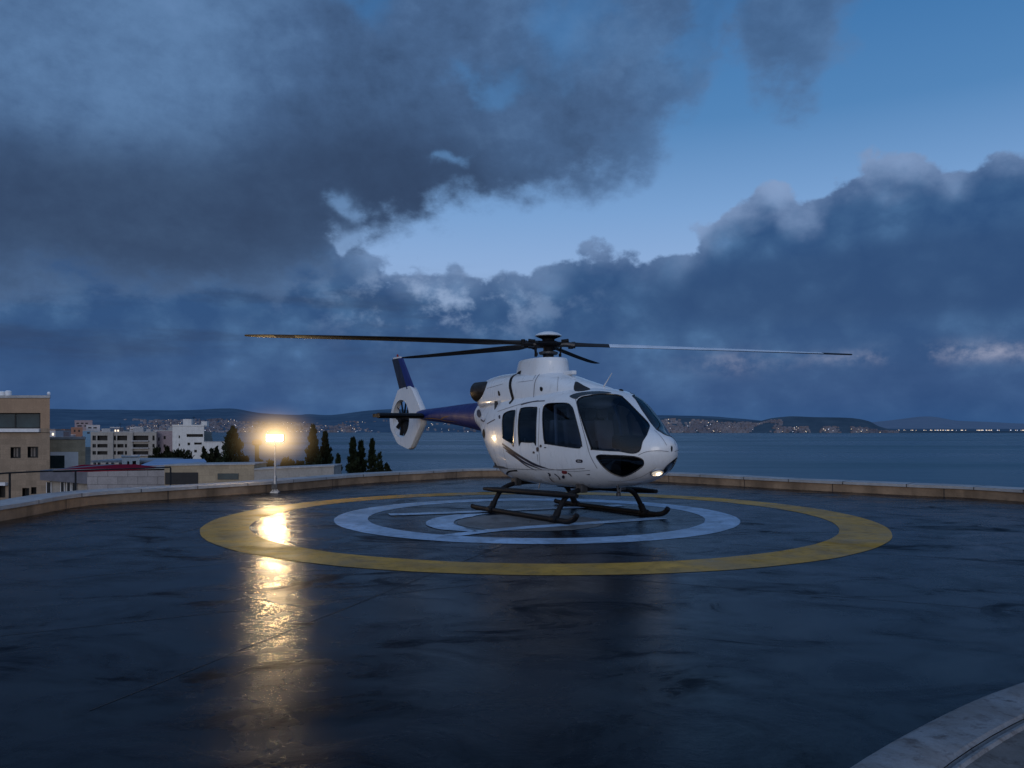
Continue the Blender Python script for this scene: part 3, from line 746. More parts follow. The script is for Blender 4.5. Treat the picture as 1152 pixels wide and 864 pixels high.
tree(397, 494.5, 62, 19, 7.5, 'left hand dark cypress of the right cluster above the parapet', 4)
tree(406, 496.5, 63, 16, 7.5, 'middle dark cypress of the right cluster above the parapet', 5)
tree(418.5, 495.5, 62, 15, 7.5, 'slim pointed cypress at the right of the cluster above the parapet', 6)
tree(427, 511, 61, 15, 6, 'short bushy cypress at the right end of the row', 7, nc=100)
tree(436, 524, 60, 9, 4, 'tiny round shrub just past the end of the cypress row', 8, 'garden_shrub', mat=M['foliage2'], shape='round', nc=50)
tree(262, 482.5, 66, 36, 8, 'broad dark conifer standing left of the floodlight', 9, 'conifer_tree', nc=230)
tree(241, 511, 68, 15, 4.5, 'rounded dark bush at the left foot of the broad conifer', 10, 'garden_shrub', mat=M['foliage2'], shape='round', nc=80)
tree(229.5, 505, 90, 8, 5, 'small pointed conifer in front of the low white annex', 11, 'conifer_tree', nc=70)
tree(238, 507, 88, 7, 5, 'small pointed conifer right of another in front of the annex', 12, 'conifer_tree', nc=70)
tree(243.5, 504.5, 92, 7, 5, 'slender conifer beside the broad conifer, before the white annex', 13, 'conifer_tree', nc=70)
tree(274, 516, 68, 14, 3.5, 'low dark bush at the right foot of the broad conifer', 14, 'garden_shrub', mat=M['foliage2'], shape='round', nc=80)
tree(188, 505, 150, 17, 8, 'dark spreading tree between the pinkish building and blue roof', 15, 'garden_tree', mat=M['foliage2'], shape='cone', nc=150)
tree(201, 512, 140, 22, 5, 'low wide tree in front of the white stepped building', 16, 'garden_tree', mat=M['foliage2'], shape='round', nc=120)
tree(176, 506, 150, 10, 7, 'dark tree at the corner of the apartment block', 17, 'garden_tree', mat=M['foliage2'], shape='round', nc=80)
tree(292, 520, 64, 10, 3, 'dark shrub left of the floodlight pole behind the wall', 18, 'garden_shrub', mat=M['foliage2'], shape='round', nc=60)
tree(303, 521, 64, 10, 3, 'dark shrub directly behind the floodlight pole', 19, 'garden_shrub', mat=M['foliage2'], shape='round', nc=60)
tree(322, 519, 66, 16, 3.2, 'wide shrub right of the floodlight pole behind the wall', 20, 'garden_shrub', mat=M['foliage2'], shape='round', nc=90)
tree(337, 522, 66, 12, 3, 'low shrub left of the tallest cypress behind the wall', 21, 'garden_shrub', mat=M['foliage2'], shape='round', nc=60)
# little chimney / post with red top
c = at(289, 520, 60); root = empty('chimney_post', (c.x, 60, c.z - 2), label='thin chimney post with red brown cap left of the floodlight', cat='chimney')
m = MB(); m.tube([(0, 0, 0), (0, 0, 3.3)], .16, M['rail'], 8); m.build('shaft', root)
m = MB(); m.lathe([(.22, 3.25), (.36, 3.35), (.36, 3.6), (.2, 3.7), (.03, 3.75)], M['orange'], 12); m.build('cap', root)

# dark rail behind the parapet
rl = empty('guard_rail', at(85, 550, 18.6), label='thin dark metal guard rail on three posts behind the parapet at left', cat='railing')
rp = [at(-60, 535, 15.9), at(-5, 533, 16.6), at(11, 532, 16.9), at(50, 530.2, 17.9), at(85, 529.3, 18.9), at(140, 527.6, 20.2), at(192, 525.6, 21.4)]
m = MB(); m.tube(catmull(rp, 5), .017, M['rail'], 8); rel(m.build('top_rail', rl, smooth=True), rl)
for i in (2, 4, 6):
    p = rp[i]; m = MB(); m.tube([(p.x, p.y, -.3), (p.x, p.y, p.z - .018)], .022, M['rail'], 8); m.box((p.x - .05, p.y - .05, -.3), (p.x + .05, p.y + .05, -.26), M['rail']); rel(m.build('post', rl, smooth=True), rl)

# ---------------------------------------------------------------- floodlight
lb = gp(309.5, 554.0)
lamp = empty('floodlight', lb, label='lit twin headed floodlight on a short steel pole beside the parapet', cat='floodlight')
m = MB(); m.tube([(0, 0, .02), (0, 0, .42)], .045, M['metal'], 10); m.tube([(0, 0, .42), (0, 0, 1.28)], .024, M['metal'], 10); m.build('pole', lamp, smooth=True)
m = MB(); m.box((-.10, -.10, 0), (.10, .10, .02), M['metal'])
for sx in (-.07, .07):
    for sy in (-.07, .07): m.lathe([(.014, .02), (.014, .045)], M['metal'], 6, (sx, sy, 0))
m.build('base_plate', lamp)
m = MB(); m.tube([(-.07, -.02, .02), (0, 0, .3)], .012, M['metal'], 6); m.tube([(.07, -.02, .02), (0, 0, .3)], .012, M['metal'], 6); m.box((-.07, -.07, .08), (.07, -.04, .22), M['hubmetal']); m.build('junction_box', lamp)
m = MB(); m.box((-.24, -.02, 1.26), (.24, .02, 1.30), M['metal']); m.build('crossbar', lamp)
for sx in (-.112, .112):
    m = MB(); m.box((sx - .115, -.03, 1.31), (sx + .115, .05, 1.49), M['hubmetal'])
    for k in range(6): m.box((sx - .10 + .036 * k, .05, 1.33), (sx - .092 + .036 * k, .08, 1.47), M['hubmetal'])
    h = m.build('lamp_head', lamp, bevel=.006)
    m = MB(); m.box((sx - .10, -.038, 1.325), (sx + .10, -.031, 1.475), M['lampglow']); m.build('lens', h)
    L = bpy.data.lights.new('floodlight_lamp', 'AREA'); L.shape = 'RECTANGLE'; L.size = .2; L.size_y = .15; L.energy = 30; L.color = (1, .70, .36); L.spread = R(165)
    o = bpy.data.objects.new('lamp_light', L); COL.objects.link(o); o.parent = lamp; o.location = (sx, -.06, 1.40); o.rotation_euler = (R(-72), 0, R(14))
# added glow volume imitating a halo round the lamp, emits by itself
m, nt, b = newmat('lamp_halo'); nt.nodes.remove(b); out = nt.nodes['Material Output']
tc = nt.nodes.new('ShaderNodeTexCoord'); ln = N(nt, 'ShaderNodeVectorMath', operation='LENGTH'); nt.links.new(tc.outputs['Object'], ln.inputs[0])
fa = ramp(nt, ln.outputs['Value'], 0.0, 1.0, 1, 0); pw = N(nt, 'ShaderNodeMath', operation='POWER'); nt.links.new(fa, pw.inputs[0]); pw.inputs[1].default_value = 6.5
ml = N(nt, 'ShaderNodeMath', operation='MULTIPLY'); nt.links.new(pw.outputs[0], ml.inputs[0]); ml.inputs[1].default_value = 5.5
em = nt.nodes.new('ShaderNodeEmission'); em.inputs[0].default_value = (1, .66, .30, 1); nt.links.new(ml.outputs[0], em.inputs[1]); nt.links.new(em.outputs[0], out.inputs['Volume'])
bm = bmesh.new(); bmesh.ops.create_icosphere(bm, subdivisions=4, radius=1.0); me = bpy.data.meshes.new('halo_volume'); bm.to_mesh(me); bm.free(); me.materials.append(m)
o = bpy.data.objects.new('lamp_halo', me); COL.objects.link(o); o.location = lb + Vector((0, 0, 1.40)); o.scale = (1.9, 1.5, 1.38); tag(o, 'faint warm glow halo added around the floodlight heads', 'haze', kind='stuff')

# ---------------------------------------------------------------- helicopter
HP = Vector((.72, 15.84, 0)); YAW = R(-56.5)
heli = empty('helicopter', HP, YAW, label='white and blue light helicopter parked on the ringed landing pad', cat='helicopter')
MW = Matrix.Translation(HP) @ Matrix.Rotation(YAW, 4, 'Z'); MI = MW.inverted()
CAM0 = Vector((0, 0, CAMH)); camL = MI @ CAM0
def rayL(px, py): return (MI.to_3x3() @ Vector(((px - 576) / F, 1, (HZ - py) / F))).normalized()
def plane_y(px, py, y0):
    d = rayL(px, py); t = (y0 - camL.y) / d.y; p = camL + d * t; return p

XN, XL = 3.40, 5.7
ST = [ # x, zb, zt, hw, zw, n_top, n_bottom
 (3.40, 1.26, 1.36, .02, 1.31, 2.0, 2.0),
 (3.365, 1.12, 1.44, .15, 1.29, 2.0, 2.0),
 (3.28, 1.01, 1.51, .27, 1.27, 2.05, 2.0),
 (3.13, .89, 1.585, .395, 1.25, 2.2, 2.05),
 (2.93, .78, 1.68, .54, 1.22, 2.5, 2.1),
 (2.65, .69, 1.93, .655, 1.22, 2.65, 2.2),
 (2.26, .62, 2.235, .735, 1.24, 2.75, 2.4),
 (1.95, .58, 2.335, .765, 1.26, 2.8, 2.5),
 (1.4, .55, 2.39, .785, 1.28, 2.9, 2.6),
 (.6, .54, 2.40, .79, 1.30, 3.0, 2.6),
 (-.2, .55, 2.40, .78, 1.32, 3.0, 2.5),
 (-.7, .57, 2.39, .755, 1.36, 2.8, 2.4),
 (-1.0, .62, 2.37, .72, 1.40, 2.6, 2.3),
 (-1.3, .80, 2.34, .66, 1.50, 2.5, 2.2),
 (-1.6, 1.12, 2.31, .57, 1.64, 2.4, 2.1),
 (-1.9, 1.42, 2.28, .46, 1.80, 2.2, 2.0),
 (-2.3, 1.61, 2.24, .34, 1.92, 2.0, 2.0)]
ST.sort()
SX = [s[0] for s in ST]
def sec(x):
    # interpolate against sqrt distance from the nose for a round tip
    f = lambda q: -math.sqrt(max(0, XN - q))
    xs = [f(q) for q in SX]
    return [interp(f(x), xs, [s[k] for s in ST]) for k in range(1, 7)]
def surf(x, ph, off=0):
    zb, zt_, hw, zw, nt_, nb_ = sec(x)
    c, s = math.cos(ph), math.sin(ph)       # ph=0 -> +y side, pi/2 top
    nn_ = nt_ if s >= 0 else nb_
    y = hw * math.copysign(abs(c) ** (2 / nn_), c); z = zw + ((zt_ - zw) if s >= 0 else (zw - zb)) * math.copysign(abs(s) ** (2 / nn_), s)
    v = Vector((x, y, z))
    if off:
        e = 1e-3; x2 = x - e if x > XN - .01 else x + e
        a = surf(x2, ph) - v; 
        if x2 < x: a = -a
        b = surf(x, ph + e) - v; nrm = b.cross(a)
        if nrm.length > 1e-12:
            nrm.normalize()
            cc = Vector((x - .3 if x > 2 else x, 0, zw))
            if nrm.dot(v - cc) < 0: nrm = -nrm
            v = v + nrm * off
    return v
def inv(p):
    x = min(p.x, XN - 1e-4); zb, zt_, hw, zw, nt_, nb_ = sec(x)
    top = p.z >= zw; nn_ = nt_ if top else nb_; hz = (zt_ - zw) if top else (zw - zb)
    c = math.copysign((min(1, abs(p.y) / hw)) ** (nn_ / 2), p.y); s = math.copysign((min(1, abs(p.z - zw) / hz)) ** (nn_ / 2), p.z - zw)
    return x, math.atan2(s, c)
def xu(u): return XN - XL * u * u
def ux_(x): return math.sqrt(max(0, XN - x) / XL)
# coarse surface for ray casting
vs = []; fs = []; NU, NP = 140, 160
for i in range(NU + 1):
    for k in range(NP): vs.append(surf(xu(i / NU), 2 * math.pi * k / NP))
for i in range(NU):
    for k in range(NP): fs.append((i * NP + k, i * NP + (k + 1) % NP, (i + 1) * NP + (k + 1) % NP, (i + 1) * NP + k))
BV = BVHTree.FromPolygons(vs, fs)
def hit(px, py):
    h = BV.ray_cast(camL, rayL(px, py))
    if h[0] is None:
        # slide to the nearest surface point
        d = rayL(px, py); t = -camL.dot(d); q = BV.find_nearest(camL + d * 15.2); return q[0]
    return h[0]
WPX = {
 'windshield': [(649.5, 451), (654.7, 446.6), (666, 444.4), (686.7, 443.4), (697.8, 445), (703.3, 449.4), (717, 463), (733, 479.3), (728, 488), (722.8, 496.7), (718.6, 508), (697.8, 507.8), (668, 505.7), (664.4, 502), (656.8, 480), (650.5, 459)],
 'chin_window': [(671.4, 513), (682.5, 512), (708.9, 513.3), (721, 516), (724, 520.3), (721, 525.8), (703.3, 535.6), (692, 534), (681, 527), (674, 519)],
 'door_window': [(611, 461), (613.5, 456), (619, 453.9), (636.7, 453.6), (642, 456.4), (645.5, 463), (654, 496.7), (653.3, 501.5), (649, 503.9), (617.2, 499.4), (612.6, 496.7), (611, 483)],
 'cabin_window': [(584.8, 463), (588.5, 458.9), (601, 458.2), (604.2, 461), (603, 494), (600, 497.4), (587, 496.9), (583.4, 494)],
 'rear_window': [(565.9, 468.5), (569.5, 464), (577.5, 461.7), (579.7, 464.5), (578, 495.5), (575.6, 498.3), (566.6, 493), (565.4, 488)],
}
WU = {}
for k, pts in WPX.items():
    out = []
    for (px, py) in pts:
        p = hit(px, py); 
        if p.y > -.045: p.y = -.045
        out.append(inv(p))
    WU[k] = out
def to_uv(x, ph): return (ux_(x) * 2.4, (ph % (2 * math.pi)) * .7)
def from_uv(u, v): return xu(u / 2.4), v / .7
def dens(poly, n=5):
    P = [Vector((*to_uv(*q), 0)) for q in poly]; return [(p.x, p.y) for p in catmull(P, n, True)]
def pip(p, poly):
    x, y = p; c = False; n = len(poly); j = n - 1
    for i in range(n):
        xi, yi = poly[i]; xj, yj = poly[j]
        if (yi > y) != (yj > y) and x < (xj - xi) * (y - yi) / (yj - yi) + xi: c = not c
        j = i
    return c
POL = []   # (name, uv polygon)  right side as seen and mirrored left side
for k, pts in WU.items():
    POL.append((k, dens(pts))); L_ = [(x, math.pi - ph) for x, ph in pts]
    if k == 'windshield': L_ = L_[:8] + [inv(hit(742, 485.5)), inv(hit(752, 490.5))] + L_[10:]
    POL.append((k, dens(L_)))
# param seam at ph=0 would cut windows on the +y side: shift the domain to start at -pi/2
def shift(poly): return [(u, (v + math.pi / 2 * .7) % (2 * math.pi * .7)) for u, v in poly]
POL = [(k, shift(p)) for k, p in POL]
def from_s(u, v): return xu(max(.001, u) / 2.4), v / .7 - math.pi / 2
def grid_pts(poly, step):
    us = [p[0] for p in poly]; vs_ = [p[1] for p in poly]; out = []
    i = 0; u = min(us) + step / 2
    while u < max(us):
        v = min(vs_) + step / 2
        while v < max(vs_):
            if pip((u, v), poly): 
                dmin = min((u - a) ** 2 + (v - b) ** 2 for a, b in poly)
                if dmin > (step * .4) ** 2: out.append((u, v))
            v += step
        u += step
    return out
def skin_mesh(off, polys, mat, name, parent, xmin=None):
    U, V = 2.4, 2 * math.pi * .7; gu, gv = 110, 150
    pts = []; edges = []
    for i in range(gu + 1):
        for j in range(gv + 1): pts.append(Vector((U * i / gu, V * j / gv)))
    segs = []
    for k, p in polys:
        o = len(pts); pts += [Vector(q) for q in p]; edges += [(o + i, o + (i + 1) % len(p)) for i in range(len(p))]
    V2, E2, F2 = delaunay_2d_cdt(pts, edges, [], 0, 1e-5)[:3]
    keep = []
    for f in F2:
        c = (sum(V2[i].x for i in f) / len(f), sum(V2[i].y for i in f) / len(f))
        if any(pip(c, p) for k, p in polys): continue
        keep.append(tuple(f))
    vs = [surf(*from_s(v.x, v.y), off) for v in V2]
    if off < 0:
        keep = [f for f in keep if -.95 < vs[f[0]].x < 3.2]
    me = bpy.data.meshes.new(name); me.from_pydata(vs, [], keep); me.materials.append(mat)
    bm = bmesh.new(); bm.from_mesh(me); bmesh.ops.remove_doubles(bm, verts=bm.verts, dist=1e-4); bmesh.ops.delete(bm, geom=[v for v in bm.verts if not v.link_faces], context='VERTS')
    bmesh.ops.recalc_face_normals(bm, faces=bm.faces); bm.to_mesh(me); bm.free()
    me.polygons.foreach_set('use_smooth', [True] * len(me.polygons))
    o = bpy.data.objects.new(name, me); COL.objects.link(o); o.parent = parent; return o
fus = skin_mesh(0, POL, M['hwhite'], 'fuselage', heli)
skin_mesh(-.045, POL, M['lining'], 'cabin_lining', heli)
for k, p in POL:
    pts = [Vector(q) for q in p]; n0 = len(pts); pts += [Vector(q) for q in grid_pts(p, .035)]
    V2, E2, F2 = delaunay_2d_cdt(pts, [(i, (i + 1) % n0) for i in range(n0)], [], 1, 1e-5)[:3]
    me = bpy.data.meshes.new(k); me.from_pydata([surf(*from_s(v.x, v.y), -.004) for v in V2], [], [tuple(f) for f in F2])
    me.materials.append(M['glassdark'] if k == 'chin_window' else M['glass']); me.polygons.foreach_set('use_smooth', [True] * len(me.polygons))
    o = bpy.data.objects.new(k, me); COL.objects.link(o); o.parent = heli
    m = MB(); loop = [surf(*from_s(u, v), .001) for u, v in p]; m.tube(loop, .011 if k != 'windshield' else .009, M['gloss'], 6, True); m.build('seal', o, smooth=True)

# generic ray target for surface details
def loft(secs, name, mat, parent, n=28, smooth_=True, caps=True):
    "secs: (x, yc, zc, hy, hz_up, hz_dn, nexp)"
    m = MB(); vs = []; fs = []
    for (x, yc, zc, hy, hu, hd, e) in secs:
        for k in range(n):
            a = 2 * math.pi * k / n; c, s = math.cos(a), math.sin(a)
            vs.append((x, yc + hy * math.copysign(abs(c) ** (2 / e), c), zc + (hu if s > 0 else hd) * math.copysign(abs(s) ** (2 / e), s)))
    L = len(secs)
    for i in range(L - 1):
        for k in range(n): fs.append((i * n + k, i * n + (k + 1) % n, (i + 1) * n + (k + 1) % n, (i + 1) * n + k))
    if caps: fs += [tuple(range(n)), tuple((L - 1) * n + k for k in range(n))[::-1]]
    m.add(vs, fs, mat); o = m.build(name, parent, smooth=smooth_)
    return o, [Vector(v) for v in vs], fs
def resample(keys, n):
    xs = [k[0] for k in keys]; out = []
    for i in range(n + 1):
        x = xs[0] + (xs[-1] - xs[0]) * i / n; out.append((x, *[interp(x, xs, [k[j] for k in keys]) for j in range(1, len(keys[0]))]))
    return out
# engine and gearbox cowling  (x, yc, zc, hy, up, down, exp)
cow = [(-2.22, 0, 2.22, .26, .30, .2, 2.2), (-2.1, 0, 2.22, .38, .42, .2, 2.3), (-1.8, 0, 2.22, .50, .52, .2, 2.5), (-1.2, 0, 2.22, .56, .565, .2, 2.7), (-.4, 0, 2.22, .58, .565, .2, 2.8), (.2, 0, 2.22, .56, .54, .2, 2.7),
       (.7, 0, 2.22, .50, .44, .2, 2.5), (1.2, 0, 2.22, .42, .31, .2, 2.3), (1.6, 0, 2.2, .33, .23, .2, 2.2), (1.9, 0, 2.18, .20, .17, .15, 2), (2.02, 0, 2.17, .06, .11, .12, 2)]
cowo, cv, cf = loft(resample(cow, 60), 'engine_cowling', M['hwhite'], heli, 48)
mast = [(-.72, 0, 2.75, .12, .05, .2, 2.4)]
# mast fairing: tapered oval collar
m = MB(); P = 36; prof = [(1.06, 2.55), (1.03, 2.70), (.95, 2.80), (.91, 2.94), (.885, 2.995), (.83, 3.02), (.3, 3.025)]
vs = []
for s, z in prof:
    for k in range(P):
        a = 2 * math.pi * k / P; x = math.cos(a) * s * (.45 if math.cos(a) > 0 else 1.06); y = math.sin(a) * s * .40
        vs.append((x + .02, y, z + (.03 * -math.cos(a) * 0)))
fsx = []
for i in range(len(prof) - 1):
    for k in range(P): fsx.append((i * P + k, i * P + (k + 1) % P, (i + 1) * P + (k + 1) % P, (i + 1) * P + k))
fsx.append(tuple((len(prof) - 1) * P + k for k in range(P)))
m.add(vs, fsx, M['hwhite']); m.build('mast_fairing', heli, smooth=True)
mv = [Vector(v) for v in vs]
# tail boom
bo = [(-1.75, 0, 1.93, .38, .34, .38, 2.0), (-2.3, 0, 1.93, .34, .31, .36, 2.0), (-3.2, 0, 1.95, .27, .26, .28, 2.0), (-4.3, 0, 1.97, .20, .19, .19, 2.0), (-5.3, 0, 1.99, .16, .13, .14, 2.0), (-5.6, 0, 2.0, .10, .10, .10, 2.0)]
boom, bv_, bf_ = loft(resample(bo[::-1], 40), 'tail_boom', M['hblue'], heli, 32)
# combined BVH for details
allv = list(BV_v) if False else []
allv = []; allf = []
for V_, F_ in ((None, None), (cv, cf), (mv, fsx), (bv_, bf_)):
    if V_ is None:
        V_, F_ = [], []
        for i in range(NU + 1):
            for k in range(NP): V_.append(surf(xu(i / NU), 2 * math.pi * k / NP))
        for i in range(NU):
            for k in range(NP): F_.append((i * NP + k, i * NP + (k + 1) % NP, (i + 1) * NP + (k + 1) % NP, (i + 1) * NP + k))
    o_ = len(allv); allv += V_; allf += [tuple(i + o_ for i in f) for f in F_]
BA = BVHTree.FromPolygons(allv, allf)
def ribbon(pxs, w, mat, name='trim_line', mirror=True, off=.005, taper=False, n=8, parent=None):
    "thin strip lying on the skin, drawn through points of the right side, repeated on the left"
    C = catmull([Vector((a, b, 0)) for a, b in pxs], n); P = []
    for c in C:
        h = BA.ray_cast(camL, rayL(c.x, c.y))
        if h[0] is None: continue
        nn_ = h[1] if h[1].dot(camL - h[0]) > 0 else -h[1]; P.append((h[0], nn_))
    if len(P) < 2: return
    for s in ((1, -1) if mirror else (1,)):
        m = MB(); vs = []; L = len(P)
        for i, (p, q) in enumerate(P):
            t = (P[min(i + 1, L - 1)][0] - P[max(i - 1, 0)][0]).normalized(); b_ = q.cross(t).normalized()
            ww = w * (min(1, (L - 1 - i) / (L * .28), .35 + i / (L * .25)) if taper else 1)
            for e in (-.5, .5):
                v = p + b_ * ww * e + q * off; vs.append((v.x, v.y * s, v.z))
        m.add(vs, [(2 * i, 2 * i + 1, 2 * i + 3, 2 * i + 2) for i in range(L - 1)], mat); m.build(name, parent or heli)
def patch(pxs, mat, name, mirror=True, off=.006, parent=None):
    C = [(c.x, c.y) for c in catmull([Vector((a, b, 0)) for a, b in pxs], 4, True)]
    pts = [Vector(c) for c in C]; n0 = len(C)
    x0, x1 = min(c[0] for c in C), max(c[0] for c in C); y0, y1 = min(c[1] for c in C), max(c[1] for c in C)
    st = max(.8, (x1 - x0) / 14); u = x0 + st / 2
    while u < x1:
        v = y0 + st / 2
        while v < y1:
            if pip((u, v), C) and min((u - a) ** 2 + (v - b) ** 2 for a, b in C) > (st * .3) ** 2: pts.append(Vector((u, v)))
            v += st
        u += st
    V2, E2, F2 = delaunay_2d_cdt(pts, [(i, (i + 1) % n0) for i in range(n0)], [], 1, 1e-5)[:3]
    out = []
    for v in V2:
        h = BA.ray_cast(camL, rayL(v.x, v.y))
        if h[0] is None:
            d_ = rayL(v.x, v.y); h = BA.find_nearest(camL + d_ * ((-camL).dot(d_) - 2.0))
        q = h[1] if h[1].dot(camL - h[0]) > 0 else -h[1]; out.append(h[0] + q * off)
    for s in ((1, -1) if mirror else (1,)):
        m = MB(); m.add([(p.x, p.y * s, p.z) for p in out], [tuple(f) for f in F2], mat); m.build(name, parent or heli)
# trim on the cabin flank
ribbon([(565, 499), (577, 508), (592, 517.5), (604, 523.5), (617, 527)], .055, M['decal'], 'swoosh_stripe', taper=True)
ribbon([(566, 502.5), (578, 511.5), (592, 521), (612, 529)], .042, M['decal'], 'swoosh_stripe', taper=True)
ribbon([(569, 507), (580, 514.5), (592, 523.5), (605, 530)], .03, M['decal'], 'swoosh_stripe', taper=True)
# door seams
ribbon([(607, 459), (606.5, 480), (606, 500), (608, 526)], .010, M['seam'], 'door_seam')
ribbon([(567, 526.8), (580, 527.5), (620, 528.5), (658, 527)], .010, M['seam'], 'door_seam')
ribbon([(647.5, 448), (652, 468), (659, 494), (664, 512), (672, 527)], .012, M['seam'], 'door_seam')
ribbon([(581.5, 459), (580.5, 480), (580, 499)], .008, M['seam'], 'door_seam')
ribbon([(608, 526), (640, 530), (664, 529)], .008, M['seam'], 'door_seam')
ribbon([(586, 455.5), (600, 452), (613, 451)], .020, M['decal'], 'roof_rail')
ribbon([(560, 463), (575, 458), (590, 453.5), (606, 450.5)], .010, M['seam'], 'door_seam')
# cowling seams
ribbon([(586, 419), (576.5, 424), (574, 433), (575.5, 442), (577, 449), (573, 454)], .085, M['black'], 'cowling_band')
ribbon([(607, 421), (602, 430), (600.5, 447)], .016, M['seam'], 'cowling_seam')
ribbon([(603, 422), (600, 427)], .012, M['seam'], 'cowling_seam')
patch([(607.6, 436), (609.2, 435.2), (610.8, 437), (610.2, 440), (608, 439.6)], M['black'], 'cowling_vent')
patch([(560.3, 440.5), (561.6, 440), (563, 444.5), (561, 445)], M['black'], 'cowling_vent')
patch([(646.8, 430.5), (650, 430), (657, 434), (664, 438.3), (647, 440)], M['dark'], 'air_intake')
# dark overhead window band
patch([(640.8, 446), (648, 442.6), (662, 440.6), (678, 440.4), (688, 442.2), (676, 443.0), (662, 444), (653, 446), (648, 449)], M['gloss'], 'overhead_window')
# small marks
patch([(648.6, 517), (655, 517.3), (655, 520.4), (648.6, 520)], M['decal'], 'door_handle')
patch([(650, 518), (653.6, 518.2), (653.6, 519.6), (650, 519.4)], M['metal'], 'handle_recess', off=.009)
for pts in ([(603.5, 504), (605.5, 503), (606, 507), (604, 508)], [(599.6, 508), (601.4, 508), (601.4, 510), (599.6, 510)], [(607.6, 500.6), (609.4, 500.6), (609.4, 503), (607.6, 503)], [(612.5, 503), (614.5, 503), (614.5, 504), (612.5, 504)]):
    patch(pts, M['decal'], 'stencil_mark')
ribbon([(604.6, 511), (605.4, 519)], .010, M['seam'], 'stencil_mark')
for pts in ([(616.5, 532.5), (619, 533.5), (618, 535.6)], [(618, 537), (622, 541.5), (624, 542.2)], [(624, 533), (628.5, 536.5), (630, 539.5)], [(639, 532.3), (641.5, 533.6), (643, 535.8)]):
    ribbon(pts, .032, M['decal'], 'registration_letter', taper=False)
patch([(632.6, 529.4), (637.6, 530), (637.6, 532.8), (632.8, 532.4)], M['redd'], 'red_badge')
patch([(632.6, 535), (635.2, 535), (635.2, 538), (632.6, 537.6)], M['decal'], 'stencil_mark')
patch([(537, 462), (539.6, 461), (541.6, 466.5), (539.5, 470), (536.8, 467)], M['hnavy'], 'rear_badge')
ribbon([(541, 472), (544.5, 474), (546, 471)], .03, M['decal'], 'stencil_mark'); ribbon([(548, 477), (552, 474.5), (557, 472)], .02, M['decal'], 'stencil_mark')
patch([(561, 468), (562.6, 467), (563, 470.6), (561.6, 471)], M['decal'], 'stencil_mark')
patch([(543.5, 484), (545, 483), (546, 489), (544.8, 493), (543, 489)], M['black'], 'rear_vent')
# boom lettering stripe (warm toned script)
ribbon([(478, 470.5), (490, 471), (503, 473.4), (516, 474.6)], .02, M['bladeyel'], 'boom_stripe', taper=True)
ribbon([(496, 471.5), (500, 469.3), (505, 468.6)], .022, M['bladeyel'], 'boom_stripe', taper=True)
# lower sill fairing line around rear leg
ribbon([(571, 537), (570.5, 532.5), (574, 530), (582, 529.3)], .035, M['black'], 'step_trim')

patch([(761.5, 514.5), (756.5, 518), (749.5, 524), (744.8, 531), (749, 531.5), (755, 527), (760, 520.5)], M['gloss'], 'nose_window', mirror=False)
for L_ in ([(583, 430), (600, 428)], [(628, 424), (627, 440)], [(548, 437), (566, 432)], [(556, 505), (560, 520), (567, 532)],
           [(566, 505), (572, 531)], [(684, 541), (702, 541), (722, 536), (738, 526)], [(718, 512), (728, 508), (741, 507), (752, 508)], [(736, 484), (744, 492), (750, 501)]):
    ribbon(L_, .007, M['seam'], 'panel_line')
# exhausts
for s in (-1, 1):
    m = MB(); ex = [(.17, 0), (.21, .25), (.215, .50), (.19, .53), (.16, .38), (.02, .3)]
    vs = []; K = 20
    a0 = Vector((-1.46, s * .27, 2.455)); dirv = Vector((-1, s * .30, -.06)).normalized(); u = dirv.cross(Vector((0, 0, 1))).normalized(); w = u.cross(dirv)
    for r_, h in ex:
        for k in range(K): a = 2 * math.pi * k / K; vs.append(a0 + dirv * h * 1.15 + u * r_ * math.cos(a) + w * r_ * math.sin(a))
    f_ = [(i * K + k, i * K + (k + 1) % K, (i + 1) * K + (k + 1) % K, (i + 1) * K + k) for i in range(len(ex) - 1) for k in range(K)] + [tuple((len(ex) - 1) * K + k for k in range(K))]
    m.add(vs, f_, M['exhaust']); m.build('exhaust', heli, smooth=True)

# fenestron shroud, from its outline in the boom plane
OUT = [(451, 438.2), (464.6, 434.2), (477, 462.5), (477, 476.5), (463.6, 506), (450, 499), (442.4, 483), (441.2, 471), (446, 452)]
Q = [plane_y(px, py, 0) for px, py in OUT]; Q = [Vector((p.x, p.z, 0)) for p in Q]
cq = plane_y(454.0, 471, 0); cxq, czq = cq.x, cq.z; RF = .50
def rounded(P, it=2):
    for _ in range(it):
        o_ = []
        for i, p in enumerate(P):
            q = P[(i + 1) % len(P)]; o_ += [p.lerp(q, .10), p.lerp(q, .90)]
        P = o_
    return P
Qs = rounded(rounded(Q, 1), 1); n1 = len(Qs); hole = [Vector((cxq + RF * math.cos(2 * math.pi * k / 40), czq + RF * math.sin(2 * math.pi * k / 40), 0)) for k in range(40)]
pts = [Vector((p.x, p.y)) for p in Qs] + [Vector((p.x, p.y)) for p in hole]
ed = [(i, (i + 1) % n1) for i in range(n1)] + [(n1 + i, n1 + (i + 1) % 40) for i in range(40)]
V2, E2, F2 = delaunay_2d_cdt(pts, ed, [], 1, 1e-5)[:3]
hp = [(p.x, p.y) for p in hole]
F2 = [f for f in F2 if not pip((sum(V2[i].x for i in f) / len(f), sum(V2[i].y for i in f) / len(f)), hp)]
m = MB(); T = .08; nv = len(V2)
m.add([(v.x, -T, v.y) for v in V2] + [(v.x, T, v.y) for v in V2], [tuple(f) for f in F2] + [tuple(i + nv for i in f)[::-1] for f in F2], M['hwhite'])
L1 = [(p.x, p.y) for p in Qs]; vs = []; ff = []
steps = [(-T, 0), (-T * .8, .012), (0, .02), (T * .8, .012), (T, 0)]
for (x, z) in L1:
    d = Vector((x - cxq, z - czq)).normalized()
    for yy, e in steps: vs.append((x + d.x * e, yy, z + d.y * e))
